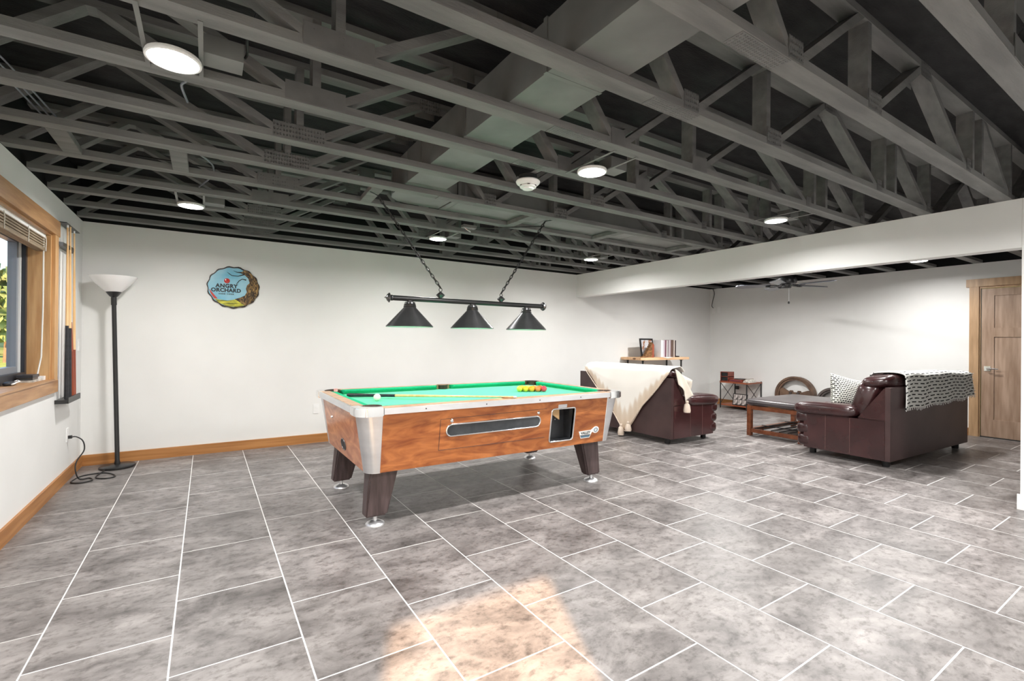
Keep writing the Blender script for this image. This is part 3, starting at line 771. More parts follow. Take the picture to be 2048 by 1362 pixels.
def corner_post(sx, sy):
    """rounded metal corner sheathing that follows the taper"""
    bm = N(); rows = []
    for z in (ZB-.002, ZA):
        k = (ZA-z)/(ZA-ZB); ins = ti+(bi-ti)*k-.003
        X = TXa+ins if sx < 0 else TXb-ins; Y = TYa+ins if sy < 0 else TYb-ins
        lim = CP+.004
        Xe = TXa+lim if sx < 0 else TXb-lim; Ye = TYa+lim if sy < 0 else TYb-lim
        rr = .075; ring = [(Xe, Y)]
        for a in range(0, 91, 15):
            ca, sa = math.cos(R(a)), math.sin(R(a))
            ring.append((X - sx*(rr - rr*sa), Y - sy*(rr - rr*ca)))
        ring.append((X, Ye))
        rows.append([Vector((x, y, z)) for x, y in ring])
    c = Vector(((TXa+TXb)/2, (TYa+TYb)/2, 0))
    def inn(v):
        d = Vector((-sx, -sy, 0))*.016; return v+d
    O = [[bm.verts.new(v) for v in r] for r in rows]; I = [[bm.verts.new(inn(v)) for v in r] for r in rows]; n = len(rows[0])
    for k in range(n-1):
        bm.faces.new((O[0][k], O[0][k+1], O[1][k+1], O[1][k])); bm.faces.new((I[0][k+1], I[0][k], I[1][k], I[1][k+1]))
        bm.faces.new((O[0][k], I[0][k], I[0][k+1], O[0][k+1])); bm.faces.new((O[1][k], O[1][k+1], I[1][k+1], I[1][k]))
    for k in (0, n-1): bm.faces.new((O[0][k], O[1][k], I[1][k], I[0][k]))
    bmesh.ops.recalc_face_normals(bm, faces=bm.faces)
    return bm
for sx in (-1, 1):
    for sy in (-1, 1): pp_('corner_post', corner_post(sx, sy), 'alu', smooth=True)
# aprons (metal trim along the rails)
CC = .165
pp_('rail_apron', box(TXa+CC, TXb-CC, TYa, TYa+.02, ZA, ZT-.004), 'alu', bevel=.005)
pp_('rail_apron', box(TXa+CC, TXb-CC, TYb-.02, TYb, ZA, ZT-.004), 'alu', bevel=.005)
pp_('rail_apron', box(TXa, TXa+.02, TYa+CC, TYb-CC, ZA, ZT-.004), 'alu', bevel=.005)
pp_('rail_apron', box(TXb-.02, TXb, TYa+CC, TYb-CC, ZA, ZT-.004), 'alu', bevel=.005)
for x in (1.25, 1.72, 2.2, 2.62):
    pp_('rail_screw', lathe([(0, TYa-.0012), (.005, TYa-.0012), (.006, TYa+.003)], 10, c=(x, 0, .790), axis='y'), 'shade_metal')
# wooden rail caps
RW = .088
pp_('rail_cap', box(TXa+CC, TXb-CC, TYa+.02, TYa+RW, ZF-.01, ZT), 'rail_wood', bevel=.004)
pp_('rail_cap', box(TXa+CC, TXb-CC, TYb-RW, TYb-.02, ZF-.01, ZT), 'rail_wood', bevel=.004)
pp_('rail_cap', box(TXa+.02, TXa+RW, TYa+CC, TYb-CC, ZF-.01, ZT), 'rail_wood', bevel=.004)
pp_('rail_cap', box(TXb-RW, TXb-.02, TYa+CC, TYb-CC, ZF-.01, ZT), 'rail_wood', bevel=.004)
# corner castings: an L shaped chrome cap with a rounded outside corner
def casting(sx, sy):
    X = TXa-.006 if sx < 0 else TXb+.006; Y = TYa-.006 if sy < 0 else TYb+.006
    rr = .085; lim = CC+.004; dep = .058
    Xe = TXa+lim if sx < 0 else TXb-lim; Ye = TYa+lim if sy < 0 else TYb-lim
    poly = [(Xe, Y)]
    for a in range(0, 91, 10): poly.append((X-sx*(rr-rr*math.sin(R(a))), Y-sy*(rr-rr*math.cos(R(a)))))
    poly += [(X, Ye), (X-sx*dep, Ye)]
    for a in range(90, -1, -15): poly.append((X-sx*(.155-.095*math.sin(R(a))), Y-sy*(.155-.095*math.cos(R(a)))))
    poly += [(Xe, Y-sy*dep)]
    return prism(poly, ZA-.010, ZT+.003, 'xy')
for sx in (-1, 1):
    for sy in (-1, 1):
        cst = pp_('corner_casting', casting(sx, sy), 'chrome', bevel=.006, smooth=True)
        cx, cy = (TXa+.125 if sx < 0 else TXb-.125), (TYa+.125 if sy < 0 else TYb-.125)
        prof = [(.066, ZT+.001), (.058, ZT+.002), (.054, ZT-.01), (.052, .70), (0, .70)]
        pp_('pocket', lathe(prof, 24, c=(cx, cy, 0)), 'pocket', smooth=True)
for y in (TYa+RW-.012, TYb-RW+.012):
    prof = [(.060, ZT+.001), (.054, ZT+.002), (.050, ZT-.01), (.049, ZF+.0005), (0, ZF+.0005)]
    pp_('pocket', lathe(prof, 24, c=((TXa+TXb)/2, y, 0)), 'pocket', smooth=True)
# bed cloth with pocket notches cut by a simple polygon
bx0, bx1, by0, by1 = TXa+RW, TXb-RW, TYa+RW, TYb-RW
pp_('bed_cloth', box(bx0-.005, bx1+.005, by0-.005, by1+.005, ZF-.028, ZF), 'felt')
# cushions with mitred noses
def cushion(ax, lo, hi, edge, inward):
    """ax: 'x' cushion runs along x from lo to hi; edge = outer coordinate; inward = +1/-1"""
    cw, bv = .048, .030
    prof = [(0, ZT-.001), (cw-.006, ZT-.004), (cw, ZT-.012), (cw-.02, ZF+.001), (0, ZF+.001)]
    bm = N(); A, B = [], []
    for d, z in prof:
        m_ = bv*d/cw + .004
        a, b = lo+m_, hi-m_
        if ax == 'x': A.append(bm.verts.new((a, edge+inward*d, z))); B.append(bm.verts.new((b, edge+inward*d, z)))
        else: A.append(bm.verts.new((edge+inward*d, a, z))); B.append(bm.verts.new((edge+inward*d, b, z)))
    n = len(prof)
    for i in range(n): bm.faces.new((A[i], A[(i+1) % n], B[(i+1) % n], B[i]))
    bm.faces.new(A); bm.faces.new(list(reversed(B)))
    bmesh.ops.recalc_face_normals(bm, faces=bm.faces)
    return bm
xm = (TXa+TXb)/2
for e, s in ((by0, 1), (by1, -1)):
    pp_('cushion', cushion('x', TXa+.185, xm-.062, e, s), 'felt_shaded'); pp_('cushion', cushion('x', xm+.062, TXb-.185, e, s), 'felt_shaded')
pp_('cushion', cushion('y', TYa+.185, TYb-.185, bx0, 1), 'felt_shaded'); pp_('cushion', cushion('y', TYa+.185, TYb-.185, bx1, -1), 'felt_shaded')
# ball return window
def front_prism(poly, push0, push1, side='front'):
    bm = N(); A = [bm.verts.new(side_pt(side, a, z, push0)) for a, z in poly]; B = [bm.verts.new(side_pt(side, a, z, push1)) for a, z in poly]
    n = len(poly); bm.faces.new(A); bm.faces.new(list(reversed(B)))
    for k in range(n): bm.faces.new((A[k], A[(k+1) % n], B[(k+1) % n], B[k]))
    bmesh.ops.recalc_face_normals(bm, faces=bm.faces); return bm
def ring_tube(poly, r, push, side='front', n=8): return tube([side_pt(side, a, z, push) for a, z in poly], r, n=n, closed=True)
bw = pp_('ball_window', front_prism(rrect(1.428, 2.236, .577, .655, .038, 8), .0, .003), 'dark_glass')
pp_('window_ring', ring_tube(rrect(1.424, 2.240, .574, .658, .041, 8), .0065, .004), 'chrome', bw, smooth='all')
for x in (1.46, 2.215):
    pp_('lock', lathe([(0, -.012), (.008, -.012), (.013, -.008), (.014, 0)], 16, c=side_pt('front', x, .685), axis='y'), 'chrome', smooth=True)
# access panel outline
bm = N()
for a, b in (((1.375, .478), (1.375, .700)), ((1.375, .700), (2.30, .712)), ((1.375, .478), (2.30, .478))):
    beam(side_pt('front', *a, .0012), side_pt('front', *b, .0012), .0025, .0025, bm)
pp_('access_seam', bm, 'leg_wood')
# coin box recess
def ins_y(z): return TYa+ti+(bi-ti)*(ZA-z)/(ZA-ZB)+.003
def coin_walls():
    bm = N(); yb = TYa+.19
    for xa, xb in ((HX0-.012, HX0), (HX1, HX1+.012)):
        prism([(ins_y(HZ0-.012), HZ0-.012), (yb, HZ0-.012), (yb, HZ1+.012), (ins_y(HZ1+.012), HZ1+.012)], xa, xb, 'yz', bm)
    box(HX0, HX1, ins_y(HZ0)+.001, yb, HZ0-.012, HZ0, bm); box(HX0, HX1, ins_y(HZ1)+.001, yb, HZ1, HZ1+.012, bm)
    box(HX0-.012, HX1+.012, yb, yb+.01, HZ0-.012, HZ1+.012, bm)
    return bm
cb = pp_('coin_box', coin_walls(), 'dark_recess')
pp_('coin_frame', ring_tube(rrect(HX0-.003, HX1+.003, HZ0-.003, HZ1+.003, .022, 5), .0075, .003), 'chrome', cb, smooth='all')
pp_('wood_wedge', prism([(2.40, .672), (2.53, .678), (2.53, .585)], TYa+.170, TYa+.188, 'xz'), 'cue_maple', cb)
pp_('slot', box(HX0+.02, HX0+.05, TYa+.184, TYa+.189, .56, .605), 'black', cb)
pp_('bolt', pillow(.014, .014, .014, (2.495, TYa+.186, .588), e1=1, e2=1, n=10), 'chrome', cb, smooth='all')
pp_('coin_plate', front_prism(rrect(2.412, 2.502, .708, .736, .004, 2), 0, .003), 'alu')
# maker's badge
badge = [(2.662, .487), (2.690, .424), (2.788, .424), (2.812, .470)] + [(2.853+.036*math.cos(R(a)), .487+.030*math.sin(R(a))) for a in range(-140, 150, 20)] + [(2.80, .490)]
bd = pp_('badge', front_prism(badge, 0, .003), 'white_paint')
pp_('badge_band', front_prism([(2.684, .446), (2.693, .430), (2.783, .430), (2.793, .446)], .0028, .004), 'badge_blue', bd)
pp_('badge_line', front_prism([(2.681, .452), (2.683, .447), (2.794, .447), (2.797, .452)], .0028, .004), 'sign_ink', bd)
pp_('badge_disc', ring_tube([(2.853+.019*math.cos(R(a)), .487+.016*math.sin(R(a))) for a in range(0, 360, 24)], .003, .004), 'badge_blue', bd)
fpv = Vector(side_pt('front', 2.738, .470, .0042))
tilt = math.atan((bi-ti)/(ZA-ZB))
pp_('badge_lettering', text_bm('VALLEY', .032, .0006, Matrix.Translation(fpv) @ Matrix.Rotation(R(90)+tilt, 4, 'X'), 1.0, .0006), 'sign_ink', bd)
# end hole and lock on the left end
hl = pp_('ball_hole', front_prism([(3.66+.062*math.cos(R(a)), .468+.040*math.sin(R(a))) for a in range(0, 360, 20)], 0, .002, 'left'), 'black')
pp_('hole_ring', ring_tube([(3.66+.064*math.cos(R(a)), .468+.042*math.sin(R(a))) for a in range(0, 360, 20)], .004, .002, 'left'), 'shade_metal', hl)
pp_('lock', lathe([(0, -.010), (.010, -.010), (.013, 0)], 14, c=side_pt('left', 3.93, .640), axis='x'), 'chrome', smooth=True)
# legs: tapered blades that rake outwards, with chrome levellers
for sx in (-1, 1):
    for sy in (-1, 1):
        fx, fy = (.972 if sx < 0 else 2.925), (3.205 if sy < 0 else 4.165)
        bm = N()
        top = [(fx+sx*.075, fy+sy*.06), (fx-sx*.155, fy+sy*.06), (fx-sx*.155, fy-sy*.07), (fx+sx*.075, fy-sy*.07)]
        top = [(fx+sx*(-.055), fy-sy*.055), (fx-sx*(-.055)-sx*.0, fy)] if False else top
        t4 = [(fx-sx*.150, fy+sy*.045), (fx+sx*.048, fy+sy*.045), (fx+sx*.048, fy-sy*.10), (fx-sx*.150, fy-sy*.10)]
        b4 = [(fx-sx*.072, fy+sy*.042), (fx+sx*.078, fy+sy*.042), (fx+sx*.078, fy-sy*.048), (fx-sx*.072, fy-sy*.048)]
        T = [bm.verts.new((x, y, ZB+.004)) for x, y in t4]; B = [bm.verts.new((x, y, .062)) for x, y in b4]
        for k in range(4): bm.faces.new((T[k], T[(k+1) % 4], B[(k+1) % 4], B[k]))
        bm.faces.new(T); bm.faces.new(list(reversed(B))); bmesh.ops.recalc_face_normals(bm, faces=bm.faces)
        lg = pp_('leg', bm, 'leg_wood', bevel=.012, seg=3, smooth=True)
        pp_('leveller_foot', lathe([(0, .072), (.014, .072), (.014, .030), (.030, .028), (.058, .014), (.064, .006), (.064, 0), (0, 0)], 24, c=(fx, fy, 0)), 'alu', lg, smooth=True)

# ---- balls
def ball(x, y, m, label, r=.0286, cat='ball', group=None):
    o = obj('billiard_ball', pillow(2*r, 2*r, 2*r, (x, y, ZF+r), e1=1, e2=1, n=24), m, smooth='all')
    return tag(o, label, 'ball', group)
ball(1.118, 3.662, 'ball9', 'cream white cue ball near the left end of the pool table')
ax0, ay0 = 2.475, 3.70
lab = ['lime yellow ball at the left end of the front row of racked balls', 'bright yellow ball, second from left in the front row of racked balls', 'golden orange ball in the middle of the front row of racked balls', 'striped pale orange ball, fourth from left in the front row', 'pinkish red ball at the right end of the front row of racked balls']
dx, dy = .0573*math.cos(R(-30)), .0573*math.sin(R(-30))
ex, ey = .0573*math.cos(R(30)), .0573*math.sin(R(30))
for k in range(5): ball(ax0+dx*k, ay0+dy*k, 'ball%d' % k, lab[k], group='racked pool balls')
for k in range(4):
    ball(ax0+ex+dx*k, ay0+ey+dy*k, 'ball%d' % (5+k), ['leftmost', 'second from left', 'third from left', 'rightmost'][k]+' ball of the row just behind the front racked balls', group='racked pool balls')
# ---- cues on the table
def cue(p, q, label, butt='cue_wrap', shaft='cue_maple', group='pool cues', f=.30, ferr=True):
    p, q = Vector(p), Vector(q); L = (q-p)
    t = thing('pool_cue', label, 'cue', tuple(p), group=group)
    at = lambda s: p+L*s
    obj('butt', tube([at(0), at(.01), at(f)], [.0135, .0145, .0115], n=10), butt, t, world=True, smooth=True)
    obj('shaft', tube([at(f), at(.985)], [.0113, .0062], n=10), shaft, t, world=True, smooth=True)
    obj('ferrule', tube([at(.985), at(1)], [.0062, .006], n=10), 'white_plastic', t, world=True, smooth=True)
    return t
cue((.985, 4.035, ZF+.016), (1.995, 3.025, ZT+.009), 'pool cue with black butt lying across the green cloth behind the cue ball')
ch = obj('chalk_cube', box(.900, .926, 4.120, 4.146, ZT+.0005, ZT+.024), 'chalk', bevel=.002)
tag(ch, 'small pink chalk cube on the left rail of the pool table', 'chalk')

# ================================================================== BILLIARD LIGHT
LY = 3.69
bl_ = thing('billiard_light', 'black three shade billiard light hanging on chains over the pool table', 'pendant light', (1.96, LY, 1.35))
def lp(name, bm, m, p=bl_, **k): return obj(name, bm, m, p, world=True, **k)
ZBAR = 1.588
lp('bar', tube([(1.245, LY, ZBAR), (2.715, LY, ZBAR)], .021, n=16), 'black_metal', smooth=True)
for s, x in ((-1, 1.245), (1, 2.715)):
    prof = [(.014, 0), (.024, .004), (.024, .012), (.018, .016), (.040, .030), (.022, .048), (.008, .054), (0, .072)] if s < 0 else [(.018, 0), (.034, .004), (.042, .016), (.036, .030), (.018, .036), (0, .038)]
    lp('finial', lathe([(r, s*h) for r, h in prof], 14, c=(x, LY, ZBAR), axis='x'), 'shade_metal', smooth=False)
for x in (1.388, 1.962, 2.536):
    prof = [(.188, 1.358), (.190, 1.362), (.188, 1.366), (.050, 1.515), (.045, 1.540), (.040, 1.560), (.022, 1.566), (.022, 1.572)]
    inner = [(.185, 1.359), (.046, 1.512), (.0, 1.513)]
    sh = lp('shade', lathe(prof, 40, c=(x, LY, 0)), 'shade_metal', smooth=True)
    lp('shade_liner', lathe(inner, 40, c=(x, LY, 0)), 'shade_white', sh, smooth=True)
    lp('socket_cap', lathe([(.050, 1.518), (.052, 1.524), (.047, 1.530), (.049, 1.538), (.044, 1.546)], 24, c=(x, LY, 0)), 'black_metal', sh, smooth=True)
    lp('bulb', pillow(.055, .055, .07, (x, LY, 1.455), e1=1, e2=1, n=14), 'shade_white', sh, smooth='all')
def chain(p, q, link=.048, r=.0036):
    p, q = Vector(p), Vector(q); d = q-p; n = max(2, round(d.length/(link*.74))); st = d/n; D = d.normalized()
    s1 = D.cross(Vector((0, 1, 0))).normalized(); s2 = D.cross(s1).normalized(); bm = N()
    for i in range(n):
        c = p+st*(i+.5); s = s1 if i % 2 else s2
        pts = []
        for a in range(0, 360, 36):
            ca, sa = math.cos(R(a)), math.sin(R(a)); pts.append(c+D*(ca*link*.5)+s*(sa*link*.23))
        tube(pts, r, bm, 5, closed=True)
    return bm
for x, zt, top in ((1.657, 1.700, (1.115, 3.678, CZ-.004)), (2.256, 1.690, (2.748, 3.69, 2.412))):
    bs = lp('loop_base', lathe([(.012, 1.605), (.018, 1.612), (.036, 1.630), (.038, 1.634), (.014, 1.655), (.008, 1.660), (0, 1.664)], 14, c=(x, LY, 0)), 'shade_metal')
    ring = [(x+.014*math.cos(R(a)), LY, zt-.022+.016*math.sin(R(a))) for a in range(0, 360, 30)]
    lp('ring', tube(ring, .003, n=6, closed=True), 'black_metal', bs)
    lp('chain', chain((x, LY, zt-.006), top), 'black_metal')
    lp('wire', tube([(x, LY, zt-.006), tuple((Vector((x, LY, zt))+Vector(top))/2+Vector((0, .004, -.01))), top], .0022, n=5), 'black', smooth='all')
# chain hooks at the ceiling
lp('ceiling_hook', tube([(2.748, 3.69, 2.412), (2.76, 3.66, 2.416), (2.80, 3.60, 2.418)], .005, n=6), 'black_metal')
lp('ceiling_hook', tube([(1.115, 3.678, 2.376), (1.09, 3.66, 2.3785), (1.04, 3.62, 2.3785)], .005, n=6), 'black_metal')

# ================================================================== FLOOR LAMP, CORD, OUTLETS
fl = thing('floor_lamp', 'black torchiere floor lamp with white bowl shade in the back left corner', 'lamp', (-.712, 5.90, 0))
fl.rotation_euler = (R(-.8), R(-1.5), 0)
obj('base', lathe([(0, .030), (.045, .030), (.06, .026), (.132, .022), (.140, .016), (.140, .004), (.134, 0), (0, 0)], 36), 'black_metal', fl, smooth=True)
fl.location.z = .0035
obj('pole', lathe([(.022, .028), (.024, .04), (.019, .07), (.0185, 1.560), (.0225, 1.564), (.0225, 1.635), (.018, 1.64)], 18), 'black_metal', fl, smooth=True)
obj('cup', lathe([(.018, 1.635), (.034, 1.648), (.056, 1.680), (.060, 1.688), (.050, 1.690), (0, 1.690)], 28), 'black_metal', fl, smooth=True)
obj('shade', lathe([(.058, 1.688), (.085, 1.712), (.135, 1.765), (.182, 1.826), (.186, 1.833), (.180, 1.833), (.132, 1.772), (.082, 1.718), (.050, 1.696), (0, 1.694)], 40), 'lamp_glass', fl, smooth=True)
def outlet(name, label, cx, cy, cz, face, cat='outlet', dark=None, rocker=False):
    t = thing(name, label, cat, (cx, cy, cz-.058))
    if face == 'x+': a = box(cx, cx+.006, cy-.036, cy+.036, cz-.058, cz+.058); b = [(box(cx+.006, cx+.008, cy-.017, cy+.017, cz+s*.020-.015, cz+s*.020+.015)) for s in (-1, 1)]
    elif face == 'x-': a = box(cx-.006, cx, cy-.036, cy+.036, cz-.058, cz+.058); b = [(box(cx-.008, cx-.006, cy-.017, cy+.017, cz+s*.020-.015, cz+s*.020+.015)) for s in (-1, 1)]
    else: a = box(cx-.036, cx+.036, cy-.006, cy, cz-.058, cz+.058); b = [(box(cx-.017, cx+.017, cy-.008, cy-.006, cz+s*.020-.015, cz+s*.020+.015)) for s in (-1, 1)]
    obj('plate', a, 'white_plastic', t, world=True, bevel=.002)
    for q in b: obj('rocker' if rocker else 'socket', q, 'white_plastic', t, world=True, bevel=.002)
    return t
outlet('wall_outlet', 'white outlet with a black plug on the window wall near the lamp', LW, 5.595, .395, 'x+')
outlet('light_switch', 'white switch plate on the window wall beside the cue rack', LW, 6.00, 1.18, 'x+', 'switch', rocker=True)
outlet('wall_outlet', 'white outlet on the back wall behind the left end of the pool table', 1.128, BW, .41, 'y-')
outlet('light_switch', 'pale switch plate high on the right wall near the far corner', RX, 5.925, 1.94, 'x-', 'switch', rocker=True)
outlet('wall_outlet', 'pale plate under the hanging wire in the far right corner', RX, 6.045, 1.925, 'x-')
cable([(LW+.030, 5.595, .374), (LW+.06, 5.61, .370), (-.915, 5.60, .33), (-.905, 5.59, .25), (-.945, 5.55, .17), (-.950, 5.52, .10), (-.925, 5.52, .015), (-.86, 5.55, .006), (-.83, 5.45, .006), (-.90, 5.40, .006), (-.97, 5.47, .006), (-.93, 5.66, .006), (-.80, 5.70, .006), (-.72, 5.62, .006), (-.68, 5.50, .006), (-.74, 5.46, .006), (-.82, 5.55, .006), (-.79, 5.78, .010)], .0055, 'black lamp cord curling on the floor from the outlet to the lamp')
pg = obj('lamp_plug', box(LW+.0085, LW+.034, 5.583, 5.607, .362, .388), 'black', bevel=.004); tag(pg, 'black plug in the outlet beside the floor lamp', 'plug')
cable([(RX-.02, 6.07, CZ+.02), (RX-.012, 6.03, 2.28), (RX-.012, 6.075, 2.10), (RX-.012, 6.085, 2.02), (RX-.012, 6.05, 1.985)], .006, 'black wire hanging from the ceiling in the far right corner')

# ================================================================== CUE RACK ON THE LEFT WALL
rk = thing('cue_rack', 'slim wall cue rack with black tray and clip beside the window', 'cue rack', (LW, 5.37, .70))
def rp(name, bm, m, **k): return obj(name, bm, m, rk, world=True, **k)
rp('tray', box(LW, LW+.085, 5.17, 5.60, .712, .742), 'black_metal', bevel=.004)
rp('tray_lip', box(LW+.075, LW+.085, 5.17, 5.60, .742, .760), 'black_metal')
rp('clip_bar', prism([(LW, 5.13), (LW+.045, 5.16), (LW+.055, 5.42), (LW+.045, 5.58), (LW, 5.60)], 1.985, 2.015, 'xy'), 'black_metal')
rp('top_bar', box(LW, LW+.06, 5.19, 5.66, 2.178, 2.184), 'black_metal')
for y in (5.185, 5.225):
    rp('side_rail', box(LW, LW+.012, y-.007, y+.007, .745, 1.985), 'alu')
cue((LW+.058, 5.245, .744), (LW+.05, 5.275, 2.176), 'pool cue with black wrapped butt in the wall rack, nearest the window', f=.42, group='cues in the wall rack')
cue((LW+.060, 5.335, .744), (LW+.05, 5.365, 2.200), 'pool cue with black wrapped butt in the wall rack, second from the window', f=.40, group='cues in the wall rack')
cue((LW+.062, 5.435, .744), (LW+.05, 5.425, 1.39), 'short red brown pool cue with white collar in the wall rack', butt='cue_red', shaft='cue_red', f=.6, group='cues in the wall rack')
cue((LW+.060, 5.50, .744), (LW+.05, 5.505, 2.170), 'plain pale pool cue in the wall rack, farthest from the window', butt='cue_red', f=.28, group='cues in the wall rack')

# ================================================================== WINDOW SILL CLUTTER
SZ = WZ0+.0125
o = obj('paper_stack', box(-1.135, -1.045, 4.74, 4.95, SZ, SZ+.014), 'paper', bevel=.003); tag(o, 'low stack of pale papers on the window sill', 'papers')
t = thing('black_gadget', 'small dark electronic box on the papers on the window sill', 'gadget', (-1.09, 4.82, SZ+.0145))
obj('body', box(-1.13, -1.055, 4.76, 4.89, SZ+.0145, SZ+.032), 'shade_metal', t, world=True, bevel=.004)
obj('tray', box(-1.135, -1.05, 4.74, 4.90, SZ+.0325, SZ+.052), 'frame_dark', t, world=True, bevel=.005)
t = thing('white_adapter', 'white plug adapter at the right end of the window sill', 'adapter', (-1.06, 4.985, SZ))
obj('body', box(-1.085, -1.04, 4.965, 5.015, SZ, SZ+.03), 'white_plastic', t, world=True, bevel=.004)
obj('lead', tube([(-1.062, 4.965, SZ+.012), (-1.06, 4.94, SZ+.006), (-1.075, 4.925, SZ+.02), (-1.085, 4.97, SZ+.03)], .004, n=6), 'cord_white', t, world=True, smooth=True)
t = thing('earphone_case', 'dark oval device with white cable on the sill at the picture edge', 'gadget', (-1.10, 4.50, SZ))
obj('body', pillow(.05, .14, .026, (-1.11, 4.50, SZ+.0135), e1=.6, e2=.7, n=16), 'frame_dark', t, world=True, smooth='all')
obj('lead', tube([(-1.085, 4.45, SZ+.01), (-1.075, 4.56, SZ+.022), (-1.10, 4.62, SZ+.025), (-1.125, 4.60, SZ+.01)], .005, n=6), 'white_plastic', t, world=True, smooth=True)

# ================================================================== WALL SIGN
sg = thing('tin_sign', 'round scalloped cider sign with a gnarled tree, apple and black lettering', 'sign', (.250, BW, 1.57))
SC = (.250, 1.822)
def sgn(name, poly, m, d0, d1, p=sg):
    return obj(name, prism([(SC[0]+a, SC[1]+b) for a, b in poly], BW-d1, BW-d0, 'xz'), m, p, world=True)
def blob(rx, rz, w_, k_, ph=0, a0=0, a1=360, st=5):
    return [((rx+w_*math.sin(k_*R(a)+ph))*math.cos(R(a)), (rz+w_*math.sin(k_*R(a)+ph))*math.sin(R(a))) for a in range(a0, a1, st)]
sgn('rim', blob(.252, .232, .006, 15), 'sign_rim', .001, .014)
sgn('sky_face', [(x-.004, z) for x, z in blob(.237, .216, .004, 15)], 'sign_sky', .013, .016)
def arc(r0, a0, a1, st=6): return [(r0[0]*math.cos(R(a)), r0[1]*math.sin(R(a))) for a in range(a0, a1+1, st)]
trunk = arc((.243, .224), -62, 66) + [(.060, .165), (.100, .150), (.140, .110), (.155, .060), (.128, .030), (.118, -.01), (.128, -.045), (.108, -.085), (.060, -.112), (.010, -.130), (.07, -.17)]
sgn('tree_trunk', trunk, 'sign_bark', .015, .0185)
hill = arc((.236, .217), -142, -52) + [(.125, -.115), (.04, -.128), (-.06, -.150), (-.15, -.140)]
sgn('meadow', hill, 'sign_green', .015, .0175)
sgn('red_bank', arc((.232, .212), -172, -140) + [(-.15, -.135)], 'sign_red', .015, .017)
bm = N()
for pts in ([(.10, .150), (.04, .128), (-.02, .130), (-.04, .145), (-.065, .165)], [(.12, .09), (.08, .098), (.05, .075), (.035, .05), (.02, .035)], [(.07, .17), (.03, .17), (-.005, .185)]):
    tube([(SC[0]+a, BW-.0165, SC[1]+b) for a, b in pts], [.007]+[.004]*(len(pts)-2)+[.0015], bm, 6)
obj('branches', bm, 'sign_rim', sg, world=True)
obj('apple', pillow(.056, .012, .056, (SC[0]-.065, BW-.018, SC[1]+.068), e1=1, e2=1, n=18), 'sign_red', sg, world=True, smooth='all')
tm = lambda x, z: Matrix.Translation((x, BW-.0172, z)) @ Matrix.Rotation(R(90), 4, 'X')
obj('lettering', text_bm('ANGRY', .058, .001, tm(SC[0]-.068, SC[1]+.010), 1.08, .0026), 'sign_ink', sg, world=True)
obj('lettering', text_bm('ORCHARD', .056, .001, tm(SC[0]-.072, SC[1]-.038), 1.06, .0026), 'sign_ink', sg, world=True)
obj('lettering', text_bm('HARD CIDER', .021, .001, tm(SC[0]-.070, SC[1]-.078), 1.25, .0008), 'sign_ink', sg, world=True)

# ================================================================== SOFAS
def loveseat(label, loc, rz, W, D=.94):
    """local x along the width, y from the back (0) to the front (D)"""
    t = thing('loveseat', label, 'sofa', loc, rz)
    p = lambda name, bm, m='leather', par=t, **k: obj(name, bm, m, par, **k)
    AW = .20
    p('base', box(AW, W-AW, .05, D-.10, .085, .30), 'leather', bevel=.01)
    bp_ = p('back_panel', box(.004, W-.004, 0, .045, .075, .815), 'leather_back', bevel=.008)
    for x0, s in ((0, 1), (W-AW, -1)):
        sp = p('arm_side', box(x0, x0+AW, .046, D-.11, .075, .470), 'leather', bevel=.018, seg=3)
        xo = x0 if s > 0 else x0+AW
        for y in (.36, .60):
            p('seam', tube([(xo-s*.001, y, .085), (xo-s*.0015, y, .27), (xo-s*.001, y, .462)], .0017, n=5), 'thread', sp)
        poly = [(.002, .470), (.002, .812), (.055, .812), (.30, .470)]
        p('back_wedge', prism(poly, x0+.006, x0+AW-.006, 'yz'), 'leather', bevel=.012, seg=2)
        ap = p('arm_pad', pillow(.285, .66, .150, (x0+AW/2+s*.005, .625, .522), (R(-2), 0, 0), e1=.62, e2=.40, n=28), 'leather', smooth='all')
        xs_ = x0+AW/2+s*.005
        p('pad_seam', tube([(xs_-.143, .64, .515), (xs_-.135, .64, .556), (xs_-.09, .64, .588), (xs_, .64, .600), (xs_+.09, .64, .588), (xs_+.135, .64, .556)], .0017, n=5), 'thread', ap)
        for z, h, yy in ((.415, .145, .0), (.285, .14, -.012), (.155, .15, -.02)):
            p('front_roll', pillow(AW+.02, .15, h, (x0+AW/2, D-.085+yy, z), e1=.6, e2=.45, n=22), 'leather', smooth='all')
    n = 2; cw = (W-2*AW)/n
    for k in range(n):
        cx = AW+cw*(k+.5)
        p('seat_cushion', pillow(cw-.006, .62, .19, (cx, .58, .385), e1=.45, e2=.35, n=28), 'leather', smooth='all')
    # pillow backs run over the arms, as the photo shows
    cw2 = (W-.10)/n
    for k in range(n):
        cx = .05+cw2*(k+.5)
        bc = p('back_cushion', pillow(cw2-.008, .235, .50, (cx, .275, .655), (R(17), 0, 0), e1=.5, e2=.42, n=28), 'leather', smooth='all')
        p('head_roll', pillow(cw2-.004, .30, .165, (cx, .165, .855), (R(-8), 0, 0), e1=.7, e2=.42, n=28), 'leather', bc, smooth='all')
        for dx in (-.30, .30):
            xx = cx+dx*cw2
            p('cushion_seam', tube([(xx, .430, .50), (xx, .385, .66), (xx, .325, .80), (xx, .310, .86), (xx, .24, .925), (xx, .16, .941)], .0017, n=5), 'thread', bc)
    for x in (.12, W-.12):
        for y in (.08, D-.15):
            p('foot', lathe([(.030, 0), (.034, .012), (.034, .078), (0, .078)], 16, c=(x, y, 0)), 'black', smooth=True)
    return t
sofaR = loveseat('dark brown leather loveseat on the right with its flat back to the camera', (5.735, 1.925, 0), R(-2.6), 2.04)
sofaL = loveseat('dark brown leather loveseat behind the pool table with a cream throw on its back', (4.735, 5.44, 0), R(-90), 1.67)

